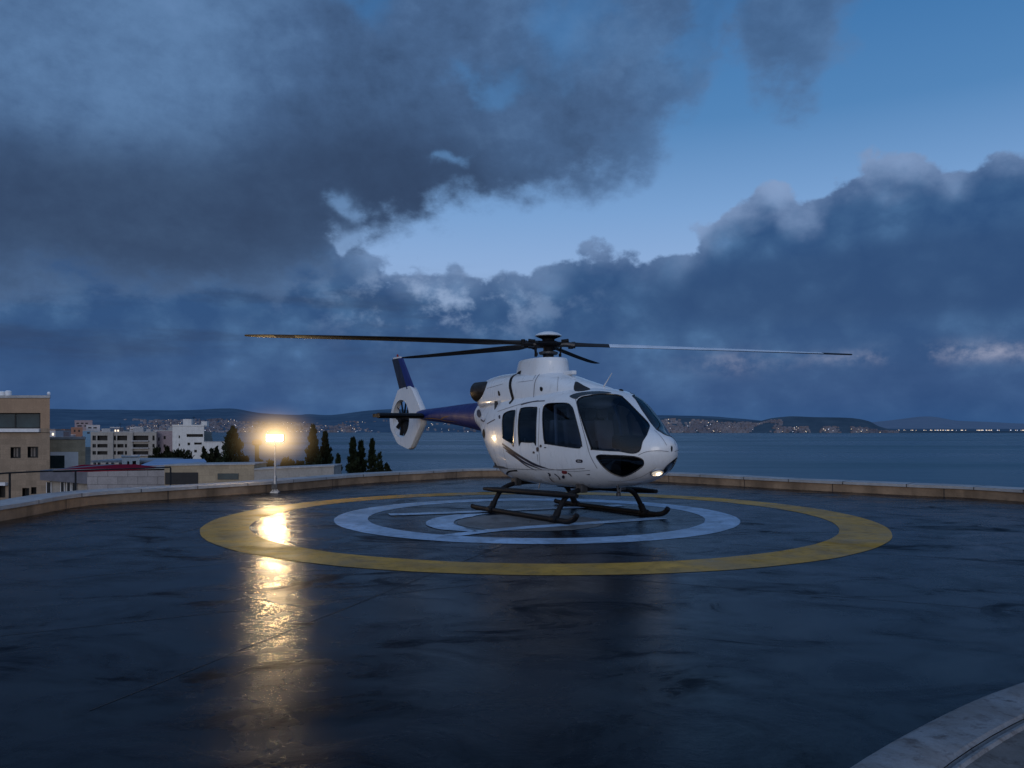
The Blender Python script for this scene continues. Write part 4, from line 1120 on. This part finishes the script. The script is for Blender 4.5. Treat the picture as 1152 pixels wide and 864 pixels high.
for i in range(n1):
    j = (i + 1) % n1
    for k in range(4): ff.append((i * 5 + k, i * 5 + k + 1, j * 5 + k + 1, j * 5 + k))
m.add(vs, ff, M['hwhite'])
vs = [(x, yy, z) for (x, z) in hp for yy in (-T, T)]; m.add(vs, [(2 * i, 2 * i + 1, 2 * ((i + 1) % 40) + 1, 2 * ((i + 1) % 40)) for i in range(40)], M['hwhite'])
shroud = m.build('tail_rotor_shroud', heli, smooth=True)
m = MB(); m.lathe([(.05, -.15), (.12, -.12), (.13, .1), (.06, .16)], M['black'], 20, (cxq, 0, czq), 'y'); m.build('tail_rotor_hub', heli, smooth=True)
for k in range(10):
    a = R([0, 33, 72, 107, 140, 180, 213, 252, 287, 320][k]); d = Vector((math.cos(a), 0, math.sin(a))); t_ = Vector((-math.sin(a), 0, math.cos(a)))
    m = MB(); c0_ = Vector((cxq, 0, czq)); tw = Vector((0, .035, 0))
    m.add([c0_ + d * .1 - t_ * .03 - tw, c0_ + d * .1 + t_ * .03 + tw, c0_ + d * .47 + t_ * .035 + tw, c0_ + d * .47 - t_ * .035 - tw] + [c0_ + d * .1 - t_ * .03 - tw + Vector((0, .012, 0)), c0_ + d * .1 + t_ * .03 + tw + Vector((0, .012, 0)), c0_ + d * .47 + t_ * .035 + tw + Vector((0, .012, 0)), c0_ + d * .47 - t_ * .035 - tw + Vector((0, .012, 0))],
        [(0, 1, 2, 3), (7, 6, 5, 4), (0, 4, 5, 1), (1, 5, 6, 2), (2, 6, 7, 3), (3, 7, 4, 0)], M['black']); m.build('tail_rotor_blade', heli)
for k in range(3):
    a = R(80 + 120 * k); d = Vector((math.cos(a), 0, math.sin(a))); m = MB(); m.tube([Vector((cxq, .11, czq)) + d * .1, Vector((cxq, .11, czq)) + d * .5], .022, M['black'], 6); m.build('stator_vane', heli)
# fin
fb, ft = [plane_y(*p, 0) for p in ((450.4, 441), (466.2, 436))], [plane_y(*p, 0) for p in ((441.2, 404.4), (453.6, 402.6))]
m = MB(); vs = []; K = 9; af = [(0, 0), (.08, .5), (.3, 1), (.6, .75), (1, .12)]
for i in range(K):
    t = i / (K - 1); r_ = fb[0].lerp(ft[0], t); l_ = fb[1].lerp(ft[1], t); th = .085 * (1 - .35 * t)
    row = [(l_.lerp(r_, u), th * h) for u, h in af] + [(l_.lerp(r_, u), -th * h) for u, h in af[:0:-1]]
    for p, y in row: vs.append((p.x, y, p.z))
W = 9
for i in range(K - 1):
    for k in range(W):
        a_ = (i * W + k, i * W + (k + 1) % W, (i + 1) * W + (k + 1) % W, (i + 1) * W + k)
        m.add([vs[q] for q in a_], [(0, 1, 2, 3)], M['hblue'] if k in (0, 1, W - 1, W - 2) else M['hnavy'])  # shaded rear faces of the fin put into the colour
m.add([vs[(K - 1) * W + k] for k in range(W)], [tuple(range(W))], M['hnavy'])
o = m.build('tail_fin', heli)
bm = bmesh.new(); bm.from_mesh(o.data); bmesh.ops.remove_doubles(bm, verts=bm.verts, dist=1e-4); bmesh.ops.recalc_face_normals(bm, faces=bm.faces); bm.to_mesh(o.data); bm.free()
m = MB(); tp = ft[0].lerp(ft[1], .5); m.box((tp.x - .22, -.03, tp.z + .002), (tp.x + .2, .03, tp.z + .04), M['sill']); m.lathe([(.025, 0), (.03, .05), (.012, .08)], M['redd'], 10, (tp.x, 0, tp.z + .04)); m.build('beacon', heli)
# horizontal stabiliser
m = MB(); vs = []
for y, ch in ((-1.36, .40), (-.6, .46), (0, .5), (.6, .46), (1.36, .40)):
    for u, h in ((0, 0), (.12, .5), (.35, .8), (1, .1), (.35, -.8), (.12, -.5)): vs.append((-5.0 - u * ch, y, 1.955 + h * .085))
ff = []
for i in range(4):
    for k in range(6): ff.append((i * 6 + k, i * 6 + (k + 1) % 6, (i + 1) * 6 + (k + 1) % 6, (i + 1) * 6 + k))
ff += [tuple(range(6)), tuple(24 + k for k in range(6))[::-1]]
m.add(vs, ff, M['hnavy']); m.mats[0] = M['black']; m.build('horizontal_stabiliser', heli, bevel=.004)
for s in (-1, 1): m = MB(); m.box((-5.42, s * 1.365 - .01, 1.91), (-4.99, s * 1.365 + .01, 2.0), M['black']); m.build('end_plate', heli, bevel=.01)

# landing gear
for s in (-1, 1):
    pts = catmull([(-1.15, s * 1.05, .075), (-1.05, s * 1.05, .055), (0, s * 1.05, .05), (1.7, s * 1.05, .05), (2.0, s * 1.05, .06), (2.17, s * 1.05, .11), (2.25, s * 1.05, .19)], 6)
    m = MB(); m.tube(pts, .048, M['black'], 12); sk = m.build('skid_tube', heli, smooth=True)
    m = MB(); m.box((-1.0, s * 1.05 - .03, .0), (1.9, s * 1.05 + .03, .012), M['rail']); m.build('wear_strip', sk)
    m = MB(); m.tube([(-.92, s * .92, .43), (-.5, s * .92, .435), (1.6, s * .92, .485), (2.08, s * .92, .49)], [.04, .065, .07, .045], M['black'], 12, flat=.8)
    m.build('step', heli, smooth=True)
for x in (-.47, 1.62):
    m = MB(); m.tube(catmull([(x, -1.05, .06), (x, -.93, .26), (x, -.80, .43), (x, -.60, .52), (x, -.3, .56), (x, .3, .56), (x, .60, .52), (x, .80, .43), (x, .93, .26), (x, 1.05, .06)], 6), .046, M['black'], 12)
    m.build('cross_tube', heli, smooth=True)
    for s in (-1, 1):
        m = MB(); m.lathe([(.065, -.09), (.075, -.06), (.075, .06), (.065, .09)], M['black'], 14, (x, s * 1.05, .05), 'x'); m.tube([(x, s * 1.05, .05), (x, s * .97, .20)], .062, M['black'], 12); m.build('saddle', heli, smooth=True)
        m = MB(); m.box((x - .09, s * .45 - .07, .50), (x + .09, s * .45 + .07, .66), M['hubmetal']); m.build('gear_bracket', heli, bevel=.015)
# belly antennas and light
m = MB(); m.tube([(2.35, -.25, .66), (2.38, -.25, .52)], .02, M['hubmetal'], 8); m.lathe([(.04, 0), (.04, .05), (.02, .07)], M['hubmetal'], 12, (2.38, -.25, .48)); m.build('belly_lamp', heli, smooth=True)
m = MB(); m.tube([(.35, -.45, .60), (.30, -.45, .49)], .012, M['metal'], 6); m.build('belly_antenna', heli)
m = MB(); m.tube([(2.05, .1, .62), (2.0, .1, .44)], .012, M['metal'], 6); m.build('belly_antenna', heli)
# landing light set under the nose
lp = BA.ray_cast(camL, rayL(739, 531.5)); q = lp[0]; nq = lp[1] if lp[1].dot(camL - lp[0]) > 0 else -lp[1]
def disc_on(q, nq, prof, mat, name, parent):
    u = nq.cross(Vector((0, 0, 1))).normalized(); w = u.cross(nq); vs = []; K = 20
    for r_, h in prof:
        for k in range(K): a = 2 * math.pi * k / K; vs.append(q + nq * h + u * r_ * 1.25 * math.cos(a) + w * r_ * math.sin(a))
    m = MB(); m.add(vs, [(i * K + k, i * K + (k + 1) % K, (i + 1) * K + (k + 1) % K, (i + 1) * K + k) for i in range(len(prof) - 1) for k in range(K)] + [tuple((len(prof) - 1) * K + k for k in range(K))], mat)
    return m.build(name, parent, smooth=True)
lh = disc_on(q, nq, [(.095, -.02), (.095, .012), (.082, .02), (.074, .005)], M['metal'], 'landing_light', heli)
disc_on(q, nq, [(.073, .004), (.05, .012), (.02, .016)], emis('landing_lens_off', (1, .88, .7), .35), 'lens', lh)
disc_on(q + Vector((0, .035, -.02)), nq, [(.034, .014), (.02, .024), (.006, .026)], M['landing'], 'bulb', lh)
# roof antenna, wiper, probe
m = MB(); m.tube([(1.72, -.05, 2.36), (1.98, -.05, 2.62)], [.016, .006], M['sill'], 6); m.build('whip_antenna', heli)
m = MB(); m.lathe([(.05, -.02), (.05, .05), (.02, .07)], M['black'], 12, (2.02, .12, 2.27)); m.build('temperature_probe', heli, smooth=True)
m = MB(); m.box((.55, -.05, 2.66), (.85, .05, 2.74), M['hwhite']); m.build('blade_antenna', heli, bevel=.02)
# wiper and centre post cap
# interior
m = MB(); m.box((-1.0, -.66, .84), (2.1, .66, .88), M['lining']); m.build('cabin_floor', heli)
m = MB(); m.box((-1.02, -.62, .88), (-.98, .62, 2.2), M['lining']); m.build('rear_bulkhead', heli)
def seat(x, y, face=1, mat=None, h=1.0):
    m = MB(); fm = mat or M['seat']
    m.box((x - .22, y - .22, 1.14), (x + .24, y + .22, 1.25), fm)
    rot = Matrix.Rotation(R(-9 * face), 3, 'Y'); c_ = Vector((x - .22 * face, y, 1.25))
    m.box((c_.x - .05, y - .21, 1.22), (c_.x + .05, y + .21, 1.22 + .58 * h), fm, rot, c_)
    m.box((c_.x - .045, y - .11, 1.24 + .60 * h), (c_.x + .045, y + .11, 1.24 + .80 * h), fm, rot, c_)
    s_ = m.build('seat', heli, bevel=.035)
    m = MB(); m.box((x - .16, y - .17, .885), (x + .18, y + .17, 1.135), M['seatgrey']); m.build('seat_base', s_)
for y in (-.36, .36): seat(1.55, y); seat(.55, y, -1, M['seatgrey'])
for y in (-.42, 0, .42): seat(-.45, y)
m = MB(); m.box((2.25, -.30, 1.30), (2.50, .30, 1.52), M['black']); m.box((2.30, -.14, .9), (2.6, .14, 1.30), M['black']); m.build('instrument_panel', heli, bevel=.03)
m = MB(); m.box((2.244, -.22, 1.36), (2.249, -.08, 1.46), emis('panel_screen', (.25, .35, .45), .35)); m.build('display_screen', heli)
m = MB(); m.tube([(1.95, -.36, .9), (1.98, -.36, 1.2), (1.93, -.36, 1.42)], [.02, .016, .022], M['black'], 8); m.build('cyclic_stick', heli)
m = MB(); m.tube([(.05, -.60, 1.0), (.05, -.60, 1.45)], .012, M['sill'], 6); m.build('grab_bar', heli)
for y in (-.62, .62): m = MB(); m.tube([(1.12, y, .9), (1.10, y, 1.6), (.98, y * .9, 2.2)], .035, M['seatgrey'], 8); m.build('door_pillar', heli, smooth=True)

# rotor head
HZc = 3.30
m = MB(); m.lathe([(.11, 3.02), (.10, 3.22), (.13, 3.26)], M['black'], 18); m.lathe([(.17, 3.10), (.19, 3.12), (.19, 3.15), (.12, 3.17)], M['hubmetal'], 18); m.build('rotor_mast', heli, smooth=True)
m = MB(); m.lathe([(.10, 3.25), (.24, 3.28), (.27, 3.31), (.24, 3.34), (.12, 3.38), (.13, 3.42)], M['black'], 24); m.build('rotor_hub', heli, smooth=True)
m = MB(); m.lathe([(.10, 3.40), (.245, 3.462), (.27, 3.47), (.262, 3.484), (.20, 3.525), (.10, 3.553), (.02, 3.56)], M['hwhite'], 32); m.lathe([(.09, 3.395), (.24, 3.455), (.08, 3.458)], M['black'], 28); m.build('hub_cap', heli, smooth=True)
# blades: tip position seen in the photograph gives heading and droop
def blade(ang_world, ztip, kind, bend=0.0):
    al = ang_world - YAW; d = Vector((math.cos(al), math.sin(al), 0)); t_ = Vector((-d.y, d.x, 0)); RT = 6.0
    zc = lambda r: HZc + (ztip - HZc) * ((r / RT) * (1 - bend) + bend * (2 * (r / RT) - (r / RT) ** 2))
    m = MB(); rows = [.42, .62, .8, 1.0, 1.2, 1.6, 2.2, 3, 3.8, 4.6, 5.0, 5.4, 5.7, 5.9, 6.0]
    prof = [(.5, 0), (.38, .55), (.2, 1), (0, .95), (-.3, .45), (-.5, .02), (-.3, -.30), (0, -.5), (.2, -.55), (.38, -.4)]
    ringv = []
    for r in rows:
        ch = interp(r, [.42, .8, 1.2, 5.4, 5.85, 6.0], [.11, .16, .33, .33, .26, .12]); th = interp(r, [.42, .9, 1.3, 3, 6], [.06, .045, .042, .036, .02]); pt = R(interp(r, [.4, 1.2, 6], [14, 12, 4]))
        c_ = d * r + Vector((0, 0, zc(r))); ringv.append([c_ + t_ * (a * ch * math.cos(pt)) + Vector((0, 0, a * ch * math.sin(pt) + b * th)) for a, b in prof])
    K = len(prof)
    for i in range(len(rows) - 1):
        rm = (rows[i] + rows[i + 1]) / 2
        mt = M['blade']
        if kind == 'tip' and rm > 4.9: mt = M['bladeyel'] if not 5.0 < rm < 5.4 else M['seat']
        if kind == 'pale' and rm > 1.2: mt = M['blade_sheen'] if rm < 5.4 else M['blade']  # lighter outer part is painted sky sheen
        m.add(ringv[i] + ringv[i + 1], [(k, (k + 1) % K, K + (k + 1) % K, K + k) for k in range(K)], mt)
    m.add(ringv[0], [tuple(range(K))], M['blade']); m.add(ringv[-1], [tuple(range(K))[::-1]], M['blade'])
    o = m.build('rotor_blade', heli)
    bm = bmesh.new(); bm.from_mesh(o.data); bmesh.ops.remove_doubles(bm, verts=bm.verts, dist=1e-5); bmesh.ops.recalc_face_normals(bm, faces=bm.faces); bm.to_mesh(o.data); bm.free()
    o.data.polygons.foreach_set('use_smooth', [True] * len(o.data.polygons)); o.data.set_sharp_from_angle(angle=R(40))
    m = MB(); z0 = HZc
    m.tube([d * .12 + Vector((0, 0, z0)), d * .34 + Vector((0, 0, z0 + .005)), d * .52 + Vector((0, 0, zc(.52)))], [.085, .075, .085], M['hubmetal'], 10, flat=.7)
    m.tube([d * .44 + Vector((0, 0, zc(.44) + .05)), d * .44 + Vector((0, 0, zc(.44) - .07))], .05, M['black'], 10)
    m.tube([d * .50 + t_ * .07 + Vector((0, 0, zc(.5) - .05)), d * .50 + t_ * .07 + Vector((0, 0, zc(.5) + .075))], .042, M['black'], 10)
    m.tube([d * .30 + t_ * .10 + Vector((0, 0, z0)), d * .50 + t_ * .09 + Vector((0, 0, z0 + .005))], .036, M['black'], 8)
    m.tube([d * .26 + Vector((0, 0, z0 + .06)), d * .40 + Vector((0, 0, z0 + .075))], .07, M['black'], 10, flat=.6)
    g_ = m.build('blade_grip', o, smooth=True)
    m = MB(); m.tube([d * .24 + t_ * .13 + Vector((0, 0, 3.08)), d * .26 + t_ * .14 + Vector((0, 0, z0 - .02))], .018, M['black'], 8)
    m.tube([d * .24 + t_ * .13 + Vector((0, 0, 3.07)), d * .24 + t_ * .13 + Vector((0, 0, 3.13))], .028, M['black'], 8); m.build('pitch_link', o)
blade(R(180), 3.475, 'tip', .45)
blade(R(126), 3.46, 'plain', -.2)
blade(R(0), 3.10, 'pale', -.1)
blade(R(75), 3.40, 'plain', -.9)

# ---------------------------------------------------------------- sky
SUN_EL, SUN_AZ = R(11), R(187)       # low soft light from behind the viewer (azimuth clockwise from +Y)
W_ = bpy.data.worlds.new('World'); SC.world = W_; W_.use_nodes = True; nt = W_.node_tree
for n_ in list(nt.nodes): nt.nodes.remove(n_)
out = nt.nodes.new('ShaderNodeOutputWorld'); bg = nt.nodes.new('ShaderNodeBackground'); nt.links.new(bg.outputs[0], out.inputs[0])
sky = nt.nodes.new('ShaderNodeTexSky'); sky.sky_type = 'NISHITA'; sky.sun_disc = False; sky.sun_elevation = R(1.0); sky.sun_rotation = SUN_AZ
def mth(op, a, b=None, c=None):
    n_ = N(nt, 'ShaderNodeMath', operation=op)
    for i, v in enumerate((a, b, c)):
        if v is None: continue
        if isinstance(v, bpy.types.NodeSocket): nt.links.new(v, n_.inputs[i])
        else: n_.inputs[i].default_value = v
    return n_.outputs[0]
def sstep(src, lo, hi, a=0.0, b=1.0):
    n_ = nt.nodes.new('ShaderNodeMapRange'); n_.interpolation_type = 'SMOOTHSTEP'; nt.links.new(src, n_.inputs[0])
    for i, v in ((1, lo), (2, hi), (3, a), (4, b)): n_.inputs[i].default_value = v
    return n_.outputs[0]
tc = nt.nodes.new('ShaderNodeTexCoord'); sp = nt.nodes.new('ShaderNodeSeparateXYZ'); nt.links.new(tc.outputs['Generated'], sp.inputs[0])
dx, dy, dz = sp.outputs
az = mth('ARCTAN2', dx, dy); el = mth('ARCSINE', dz)
def nz(scale, detail=8, rough=.58, vs=(1, 1, 1), loc=(0, 0, 0), dist=0.0, lac=2.0):
    mp = nt.nodes.new('ShaderNodeMapping'); mp.inputs['Scale'].default_value = vs; mp.inputs['Location'].default_value = loc
    nt.links.new(tc.outputs['Generated'], mp.inputs[0]); n_ = nt.nodes.new('ShaderNodeTexNoise'); n_.inputs['Scale'].default_value = scale; n_.inputs['Detail'].default_value = detail
    n_.inputs['Roughness'].default_value = rough; n_.inputs['Distortion'].default_value = dist; nt.links.new(mp.outputs[0], n_.inputs['Vector']); return n_.outputs['Fac']
def curve_of(src, pts, lo, hi):
    "piecewise curve of azimuth"
    t = mth('DIVIDE', mth('SUBTRACT', src, lo), hi - lo)
    n_ = nt.nodes.new('ShaderNodeFloatCurve'); nt.links.new(t, n_.inputs['Value']); c = n_.mapping.curves[0]
    P = [((a - lo) / (hi - lo), b) for a, b in pts]
    c.points[0].location = P[0]; c.points[1].location = P[-1]
    for p in P[1:-1]: c.points.new(*p)
    n_.mapping.update(); return n_.outputs[0]
def A_(px): return math.atan((px - 576) / F)
def E_(px, py): return math.atan((HZ - py) / math.hypot(F, px - 576))
def AE(L): return [(A_(a), E_(a, b)) for a, b in L]
def colr(c): return tuple(((v / 255) / 12.92 if v / 255 < .04045 else ((v / 255 + .055) / 1.055) ** 2.4) for v in c)
def cramp(src, stops):
    n_ = nt.nodes.new('ShaderNodeValToRGB'); nt.links.new(src, n_.inputs[0]); cr = n_.color_ramp
    cr.elements[0].position = stops[0][0]; cr.elements[0].color = (*colr(stops[0][1]), 1); cr.elements[1].position = stops[-1][0]; cr.elements[1].color = (*colr(stops[-1][1]), 1)
    for p, c in stops[1:-1]: e = cr.elements.new(p); e.color = (*colr(c), 1)
    return n_.outputs[0]
clear = cramp(el, [(0, (56, 88, 128)), (.07, (84, 116, 160)), (.17, (140, 168, 208)), (.26, (114, 152, 198)), (.36, (76, 124, 174)), (.5, (50, 104, 158)), (.9, (30, 70, 120))])
n_big = nz(2.6, 8, .6, loc=(3.1, 1.7, 0), dist=.3); n_med = nz(7.5, 9, .62, vs=(1, 1, 1.5), loc=(1.2, 0, 4)); n_fine = nz(19, 7, .6, vs=(1, 1, 1.4), loc=(0, 2.2, 1))
cen = lambda s: mth('SUBTRACT', s, .5)
# upper cloud mass: everything above a wavering lower boundary
lowb = curve_of(az, AE([(-400, 352), (0, 345), (200, 338), (330, 325), (395, 300), (430, 262), (470, 258), (520, 236), (600, 243), (660, 224), (715, 198), (750, 150), (790, 112)]) + [(A_(815), E_(815, 60)), (A_(850), E_(850, 112)), (A_(900), E_(900, 118)), (A_(945), E_(945, 40)), (A_(990), E_(990, -30)), (A_(1100), .80)], A_(-400), A_(1100))
d1 = mth('SUBTRACT', el, lowb)
d1 = mth('ADD', d1, mth('ADD', mth('MULTIPLY', cen(n_med), .20), mth('MULTIPLY', cen(n_fine), .09)))
m1 = sstep(d1, -.016, .05)
thin = sstep(mth('ADD', az, mth('MULTIPLY', cen(n_med), .9)), .05, .30, 1.0, .84)
# gaps in the upper mass
wz = mth('ADD', mth('MULTIPLY', cen(n_med), .20), mth('MULTIPLY', cen(n_fine), .07)); wz2 = mth('MULTIPLY', cen(nz(12, 5, .5, loc=(9, 3, 2))), .18)
azw = mth('ADD', az, wz); elw = mth('ADD', el, wz2)
def blob(px, py, sx, sy, warp=False):
    a = mth('DIVIDE', mth('SUBTRACT', azw if warp else az, A_(px)), sx); e = mth('DIVIDE', mth('SUBTRACT', elw if warp else el, E_(px, py)), sy)
    return mth('POWER', 2.718, mth('MULTIPLY', mth('ADD', mth('MULTIPLY', a, a), mth('MULTIPLY', e, e)), -1.0))
gap = None
for q in ((395, 0, .05, .03), (545, 92, .04, .022), (650, 25, .07, .045), (800, 15, .03, .07), (522, 162, .022, .014), (410, 228, .026, .02), (400, 280, .03, .02), (390, 300, .02, .02)):
    b_ = blob(*q, warp=True); gap = b_ if gap is None else mth('ADD', gap, b_)
gapm = sstep(gap, .05, 1.2, 1.0, .38)
m1 = mth('MULTIPLY', mth('MULTIPLY', m1, gapm), thin)
# cumulus bank on the right: everything below a billowing top
topb = curve_of(az, AE([(-400, 215), (150, 225), (330, 250), (400, 290), (450, 300), (480, 300), (520, 306), (560, 299), (600, 301), (640, 282), (690, 272), (735, 279), (770, 281), (790, 267), (815, 235), (850, 212), (880, 214), (910, 216), (945, 190), (980, 178), (1030, 168), (1060, 172), (1100, 164), (1160, 164), (1300, 140)]), A_(-400), A_(1300))
vo = nt.nodes.new('ShaderNodeTexVoronoi'); vo.feature = 'SMOOTH_F1'; vo.inputs['Scale'].default_value = 21; vo.inputs['Smoothness'].default_value = .35
mp = nt.nodes.new('ShaderNodeMapping'); nt.links.new(tc.outputs['Generated'], mp.inputs[0]); mp.inputs['Scale'].default_value = (1, 1, 1.15)
wv = nt.nodes.new('ShaderNodeVectorMath'); wv.operation = 'MULTIPLY_ADD'; nw_ = nt.nodes.new('ShaderNodeTexNoise'); nw_.inputs['Scale'].default_value = 24; nw_.inputs['Detail'].default_value = 4
nt.links.new(mp.outputs[0], nw_.inputs['Vector']); nt.links.new(nw_.outputs['Color'], wv.inputs[0]); wv.inputs[1].default_value = (.045,) * 3; nt.links.new(mp.outputs[0], wv.inputs[2]); nt.links.new(wv.outputs[0], vo.inputs['Vector'])
puff = mth('SUBTRACT', .5, vo.outputs['Distance'])
d2 = mth('SUBTRACT', topb, el)
d2 = mth('ADD', d2, mth('ADD', mth('MULTIPLY', puff, .045), mth('ADD', mth('MULTIPLY', cen(n_med), .05), mth('MULTIPLY', cen(n_fine), .055))))
m2 = sstep(d2, -.002, .010)
# cloud shades
n_tex = nz(34, 7, .65, vs=(1, 1, 1.6), loc=(5, 5, 5)); sh1 = mth('ADD', mth('ADD', mth('ADD', mth('MULTIPLY', n_big, .8), mth('MULTIPLY', cen(n_tex), .16)), mth('ADD', mth('MULTIPLY', n_med, .22), mth('MULTIPLY', n_fine, .13))), mth('MULTIPLY', mth('SUBTRACT', d1, .10), .35))
c1 = cramp(sh1, [(.36, (40, 60, 92)), (.50, (54, 78, 112)), (.62, (66, 94, 132)), (.76, (84, 116, 156)), (.9, (96, 128, 170))])
edge1 = sstep(d1, -.02, .06, 1.0, 0.0)
c1 = mixc(nt, mth('MULTIPLY', edge1, .45), c1, colr((104, 132, 174)))
darkm = sstep(mth('ADD', mth('ADD', blob(120, 240, .30, .085), mth('MULTIPLY', blob(440, 190, .20, .08), .7)), mth('MULTIPLY', cen(n_med), .4)), .1, .95)
c1 = mixc(nt, mth('MULTIPLY', darkm, .72), c1, colr((36, 52, 80)))
litb = sstep(mth('ADD', mth('SUBTRACT', .075, d2), mth('MULTIPLY', puff, .075)), .02, .085)
c2 = cramp(mth('ADD', mth('MULTIPLY', n_med, .5), mth('ADD', mth('ADD', mth('MULTIPLY', n_fine, .28), mth('MULTIPLY', cen(n_tex), .16)), mth('MULTIPLY', puff, .35))), [(.28, (40, 74, 118)), (.42, (52, 86, 128)), (.55, (66, 102, 144)), (.72, (88, 130, 180))])
litn = mth('MULTIPLY', sstep(n_big, .42, .62), 1.0); litb = mth('MULTIPLY', litb, sstep(az, A_(330), A_(480)))
c2 = mixc(nt, mth('MULTIPLY', litb, mth('ADD', .35, mth('MULTIPLY', litn, .4))), c2, colr((134, 158, 196)))
c2 = mixc(nt, mth('MULTIPLY', sstep(mth('ADD', mth('ADD', blob(1120, 300, .28, .05), mth('MULTIPLY', blob(880, 330, .22, .04), .7)), mth('MULTIPLY', cen(n_med), .5)), .15, .9), .7), c2, colr((38, 68, 110)))
# soft broken highlights low at centre
hl = mth('MULTIPLY', blob(500, 335, .13, .05), sstep(n_fine, .46, .68)); c2 = mixc(nt, mth('MULTIPLY', hl, .9), c2, colr((136, 158, 192)))
pk = mth('MULTIPLY', mth('ADD', blob(1115, 395, .09, .010), mth('ADD', mth('MULTIPLY', blob(830, 408, .05, .012), .6), mth('MULTIPLY', blob(960, 402, .05, .008), .5))), sstep(mth('ADD', mth('MULTIPLY', n_med, .4), mth('MULTIPLY', n_fine, .6)), .42, .62)); 
col = mixc(nt, m2, clear, c2)
# low band of even slate haze under the bank
hz1 = sstep(mth('ADD', el, mth('MULTIPLY', cen(n_med), .06)), .055, .15, 1.0, 0.0)
hcol = cramp(mth('ADD', mth('MULTIPLY', n_med, .6), mth('MULTIPLY', nz(3.0, 6, .55, vs=(1, 1, 5), loc=(2, 5, 1)), .5)), [(.35, (34, 68, 112)), (.55, (48, 80, 124)), (.75, (68, 102, 144))])
col = mixc(nt, mth('MULTIPLY', hz1, .72), col, hcol)
col = mixc(nt, mth('MULTIPLY', pk, .9), col, colr((150, 154, 176)))
str_ = mth('MULTIPLY', sstep(nz(3.2, 7, .6, vs=(1, 1, 7), loc=(7, 1, 2)), .45, .66), mth('MULTIPLY', sstep(el, .03, .10), sstep(el, .15, .22, 1, 0))); 
col = mixc(nt, mth('MULTIPLY', mth('MULTIPLY', str_, sstep(az, -.15, .05, 1, 0)), .5), col, colr((38, 56, 88)))
col = mixc(nt, m1, col, c1)
# very near horizon: dull haze
col = mixc(nt, sstep(el, -.02, .045, .75, 0.0), col, colr((44, 78, 122)))
# brighter twilight half of the sky behind the viewer
back = sstep(dy, .35, -.75); bcol = cramp(mth('ADD', mth('MULTIPLY', el, .6), mth('MULTIPLY', cen(n_big), .5)), [(0, (190, 192, 206)), (.3, (150, 180, 222)), (.9, (100, 140, 196))])
col = mixc(nt, mth('MULTIPLY', back, .9), col, bcol)
nsk = nt.nodes.new('ShaderNodeVectorMath'); nsk.operation = 'SCALE'; nt.links.new(sky.outputs[0], nsk.inputs[0]); nsk.inputs['Scale'].default_value = .006
addn = mixc(nt, 1.0, col, nsk.outputs[0], 'ADD'); 
nt.links.new(addn, bg.inputs[0]); bg.inputs[1].default_value = 1.12
W_.cycles.sampling_method = 'MANUAL'; W_.cycles.sample_map_resolution = 512

sl = bpy.data.lights.new('sun', 'SUN'); sl.energy = .5; sl.angle = R(30); sl.color = (1, .93, .86)
so = bpy.data.objects.new('sun', sl); COL.objects.link(so)
sd = Vector((math.sin(SUN_AZ) * math.cos(SUN_EL), math.cos(SUN_AZ) * math.cos(SUN_EL), math.sin(SUN_EL)))
so.rotation_euler = sd.to_track_quat('Z', 'Y').to_euler()

# ---------------------------------------------------------------- camera
cam = bpy.data.cameras.new('camera'); co = bpy.data.objects.new('camera', cam); COL.objects.link(co); SC.camera = co
co.location = CAM0; co.rotation_euler = (R(90), 0, 0)
cam.sensor_width = 36; cam.lens = 36 * F / 1152; cam.shift_y = (HZ - 432) / 1152; cam.clip_start = .1; cam.clip_end = 60000
SC.view_settings.view_transform = 'Standard'; SC.view_settings.look = 'None'; SC.view_settings.exposure = 0; SC.view_settings.gamma = 1
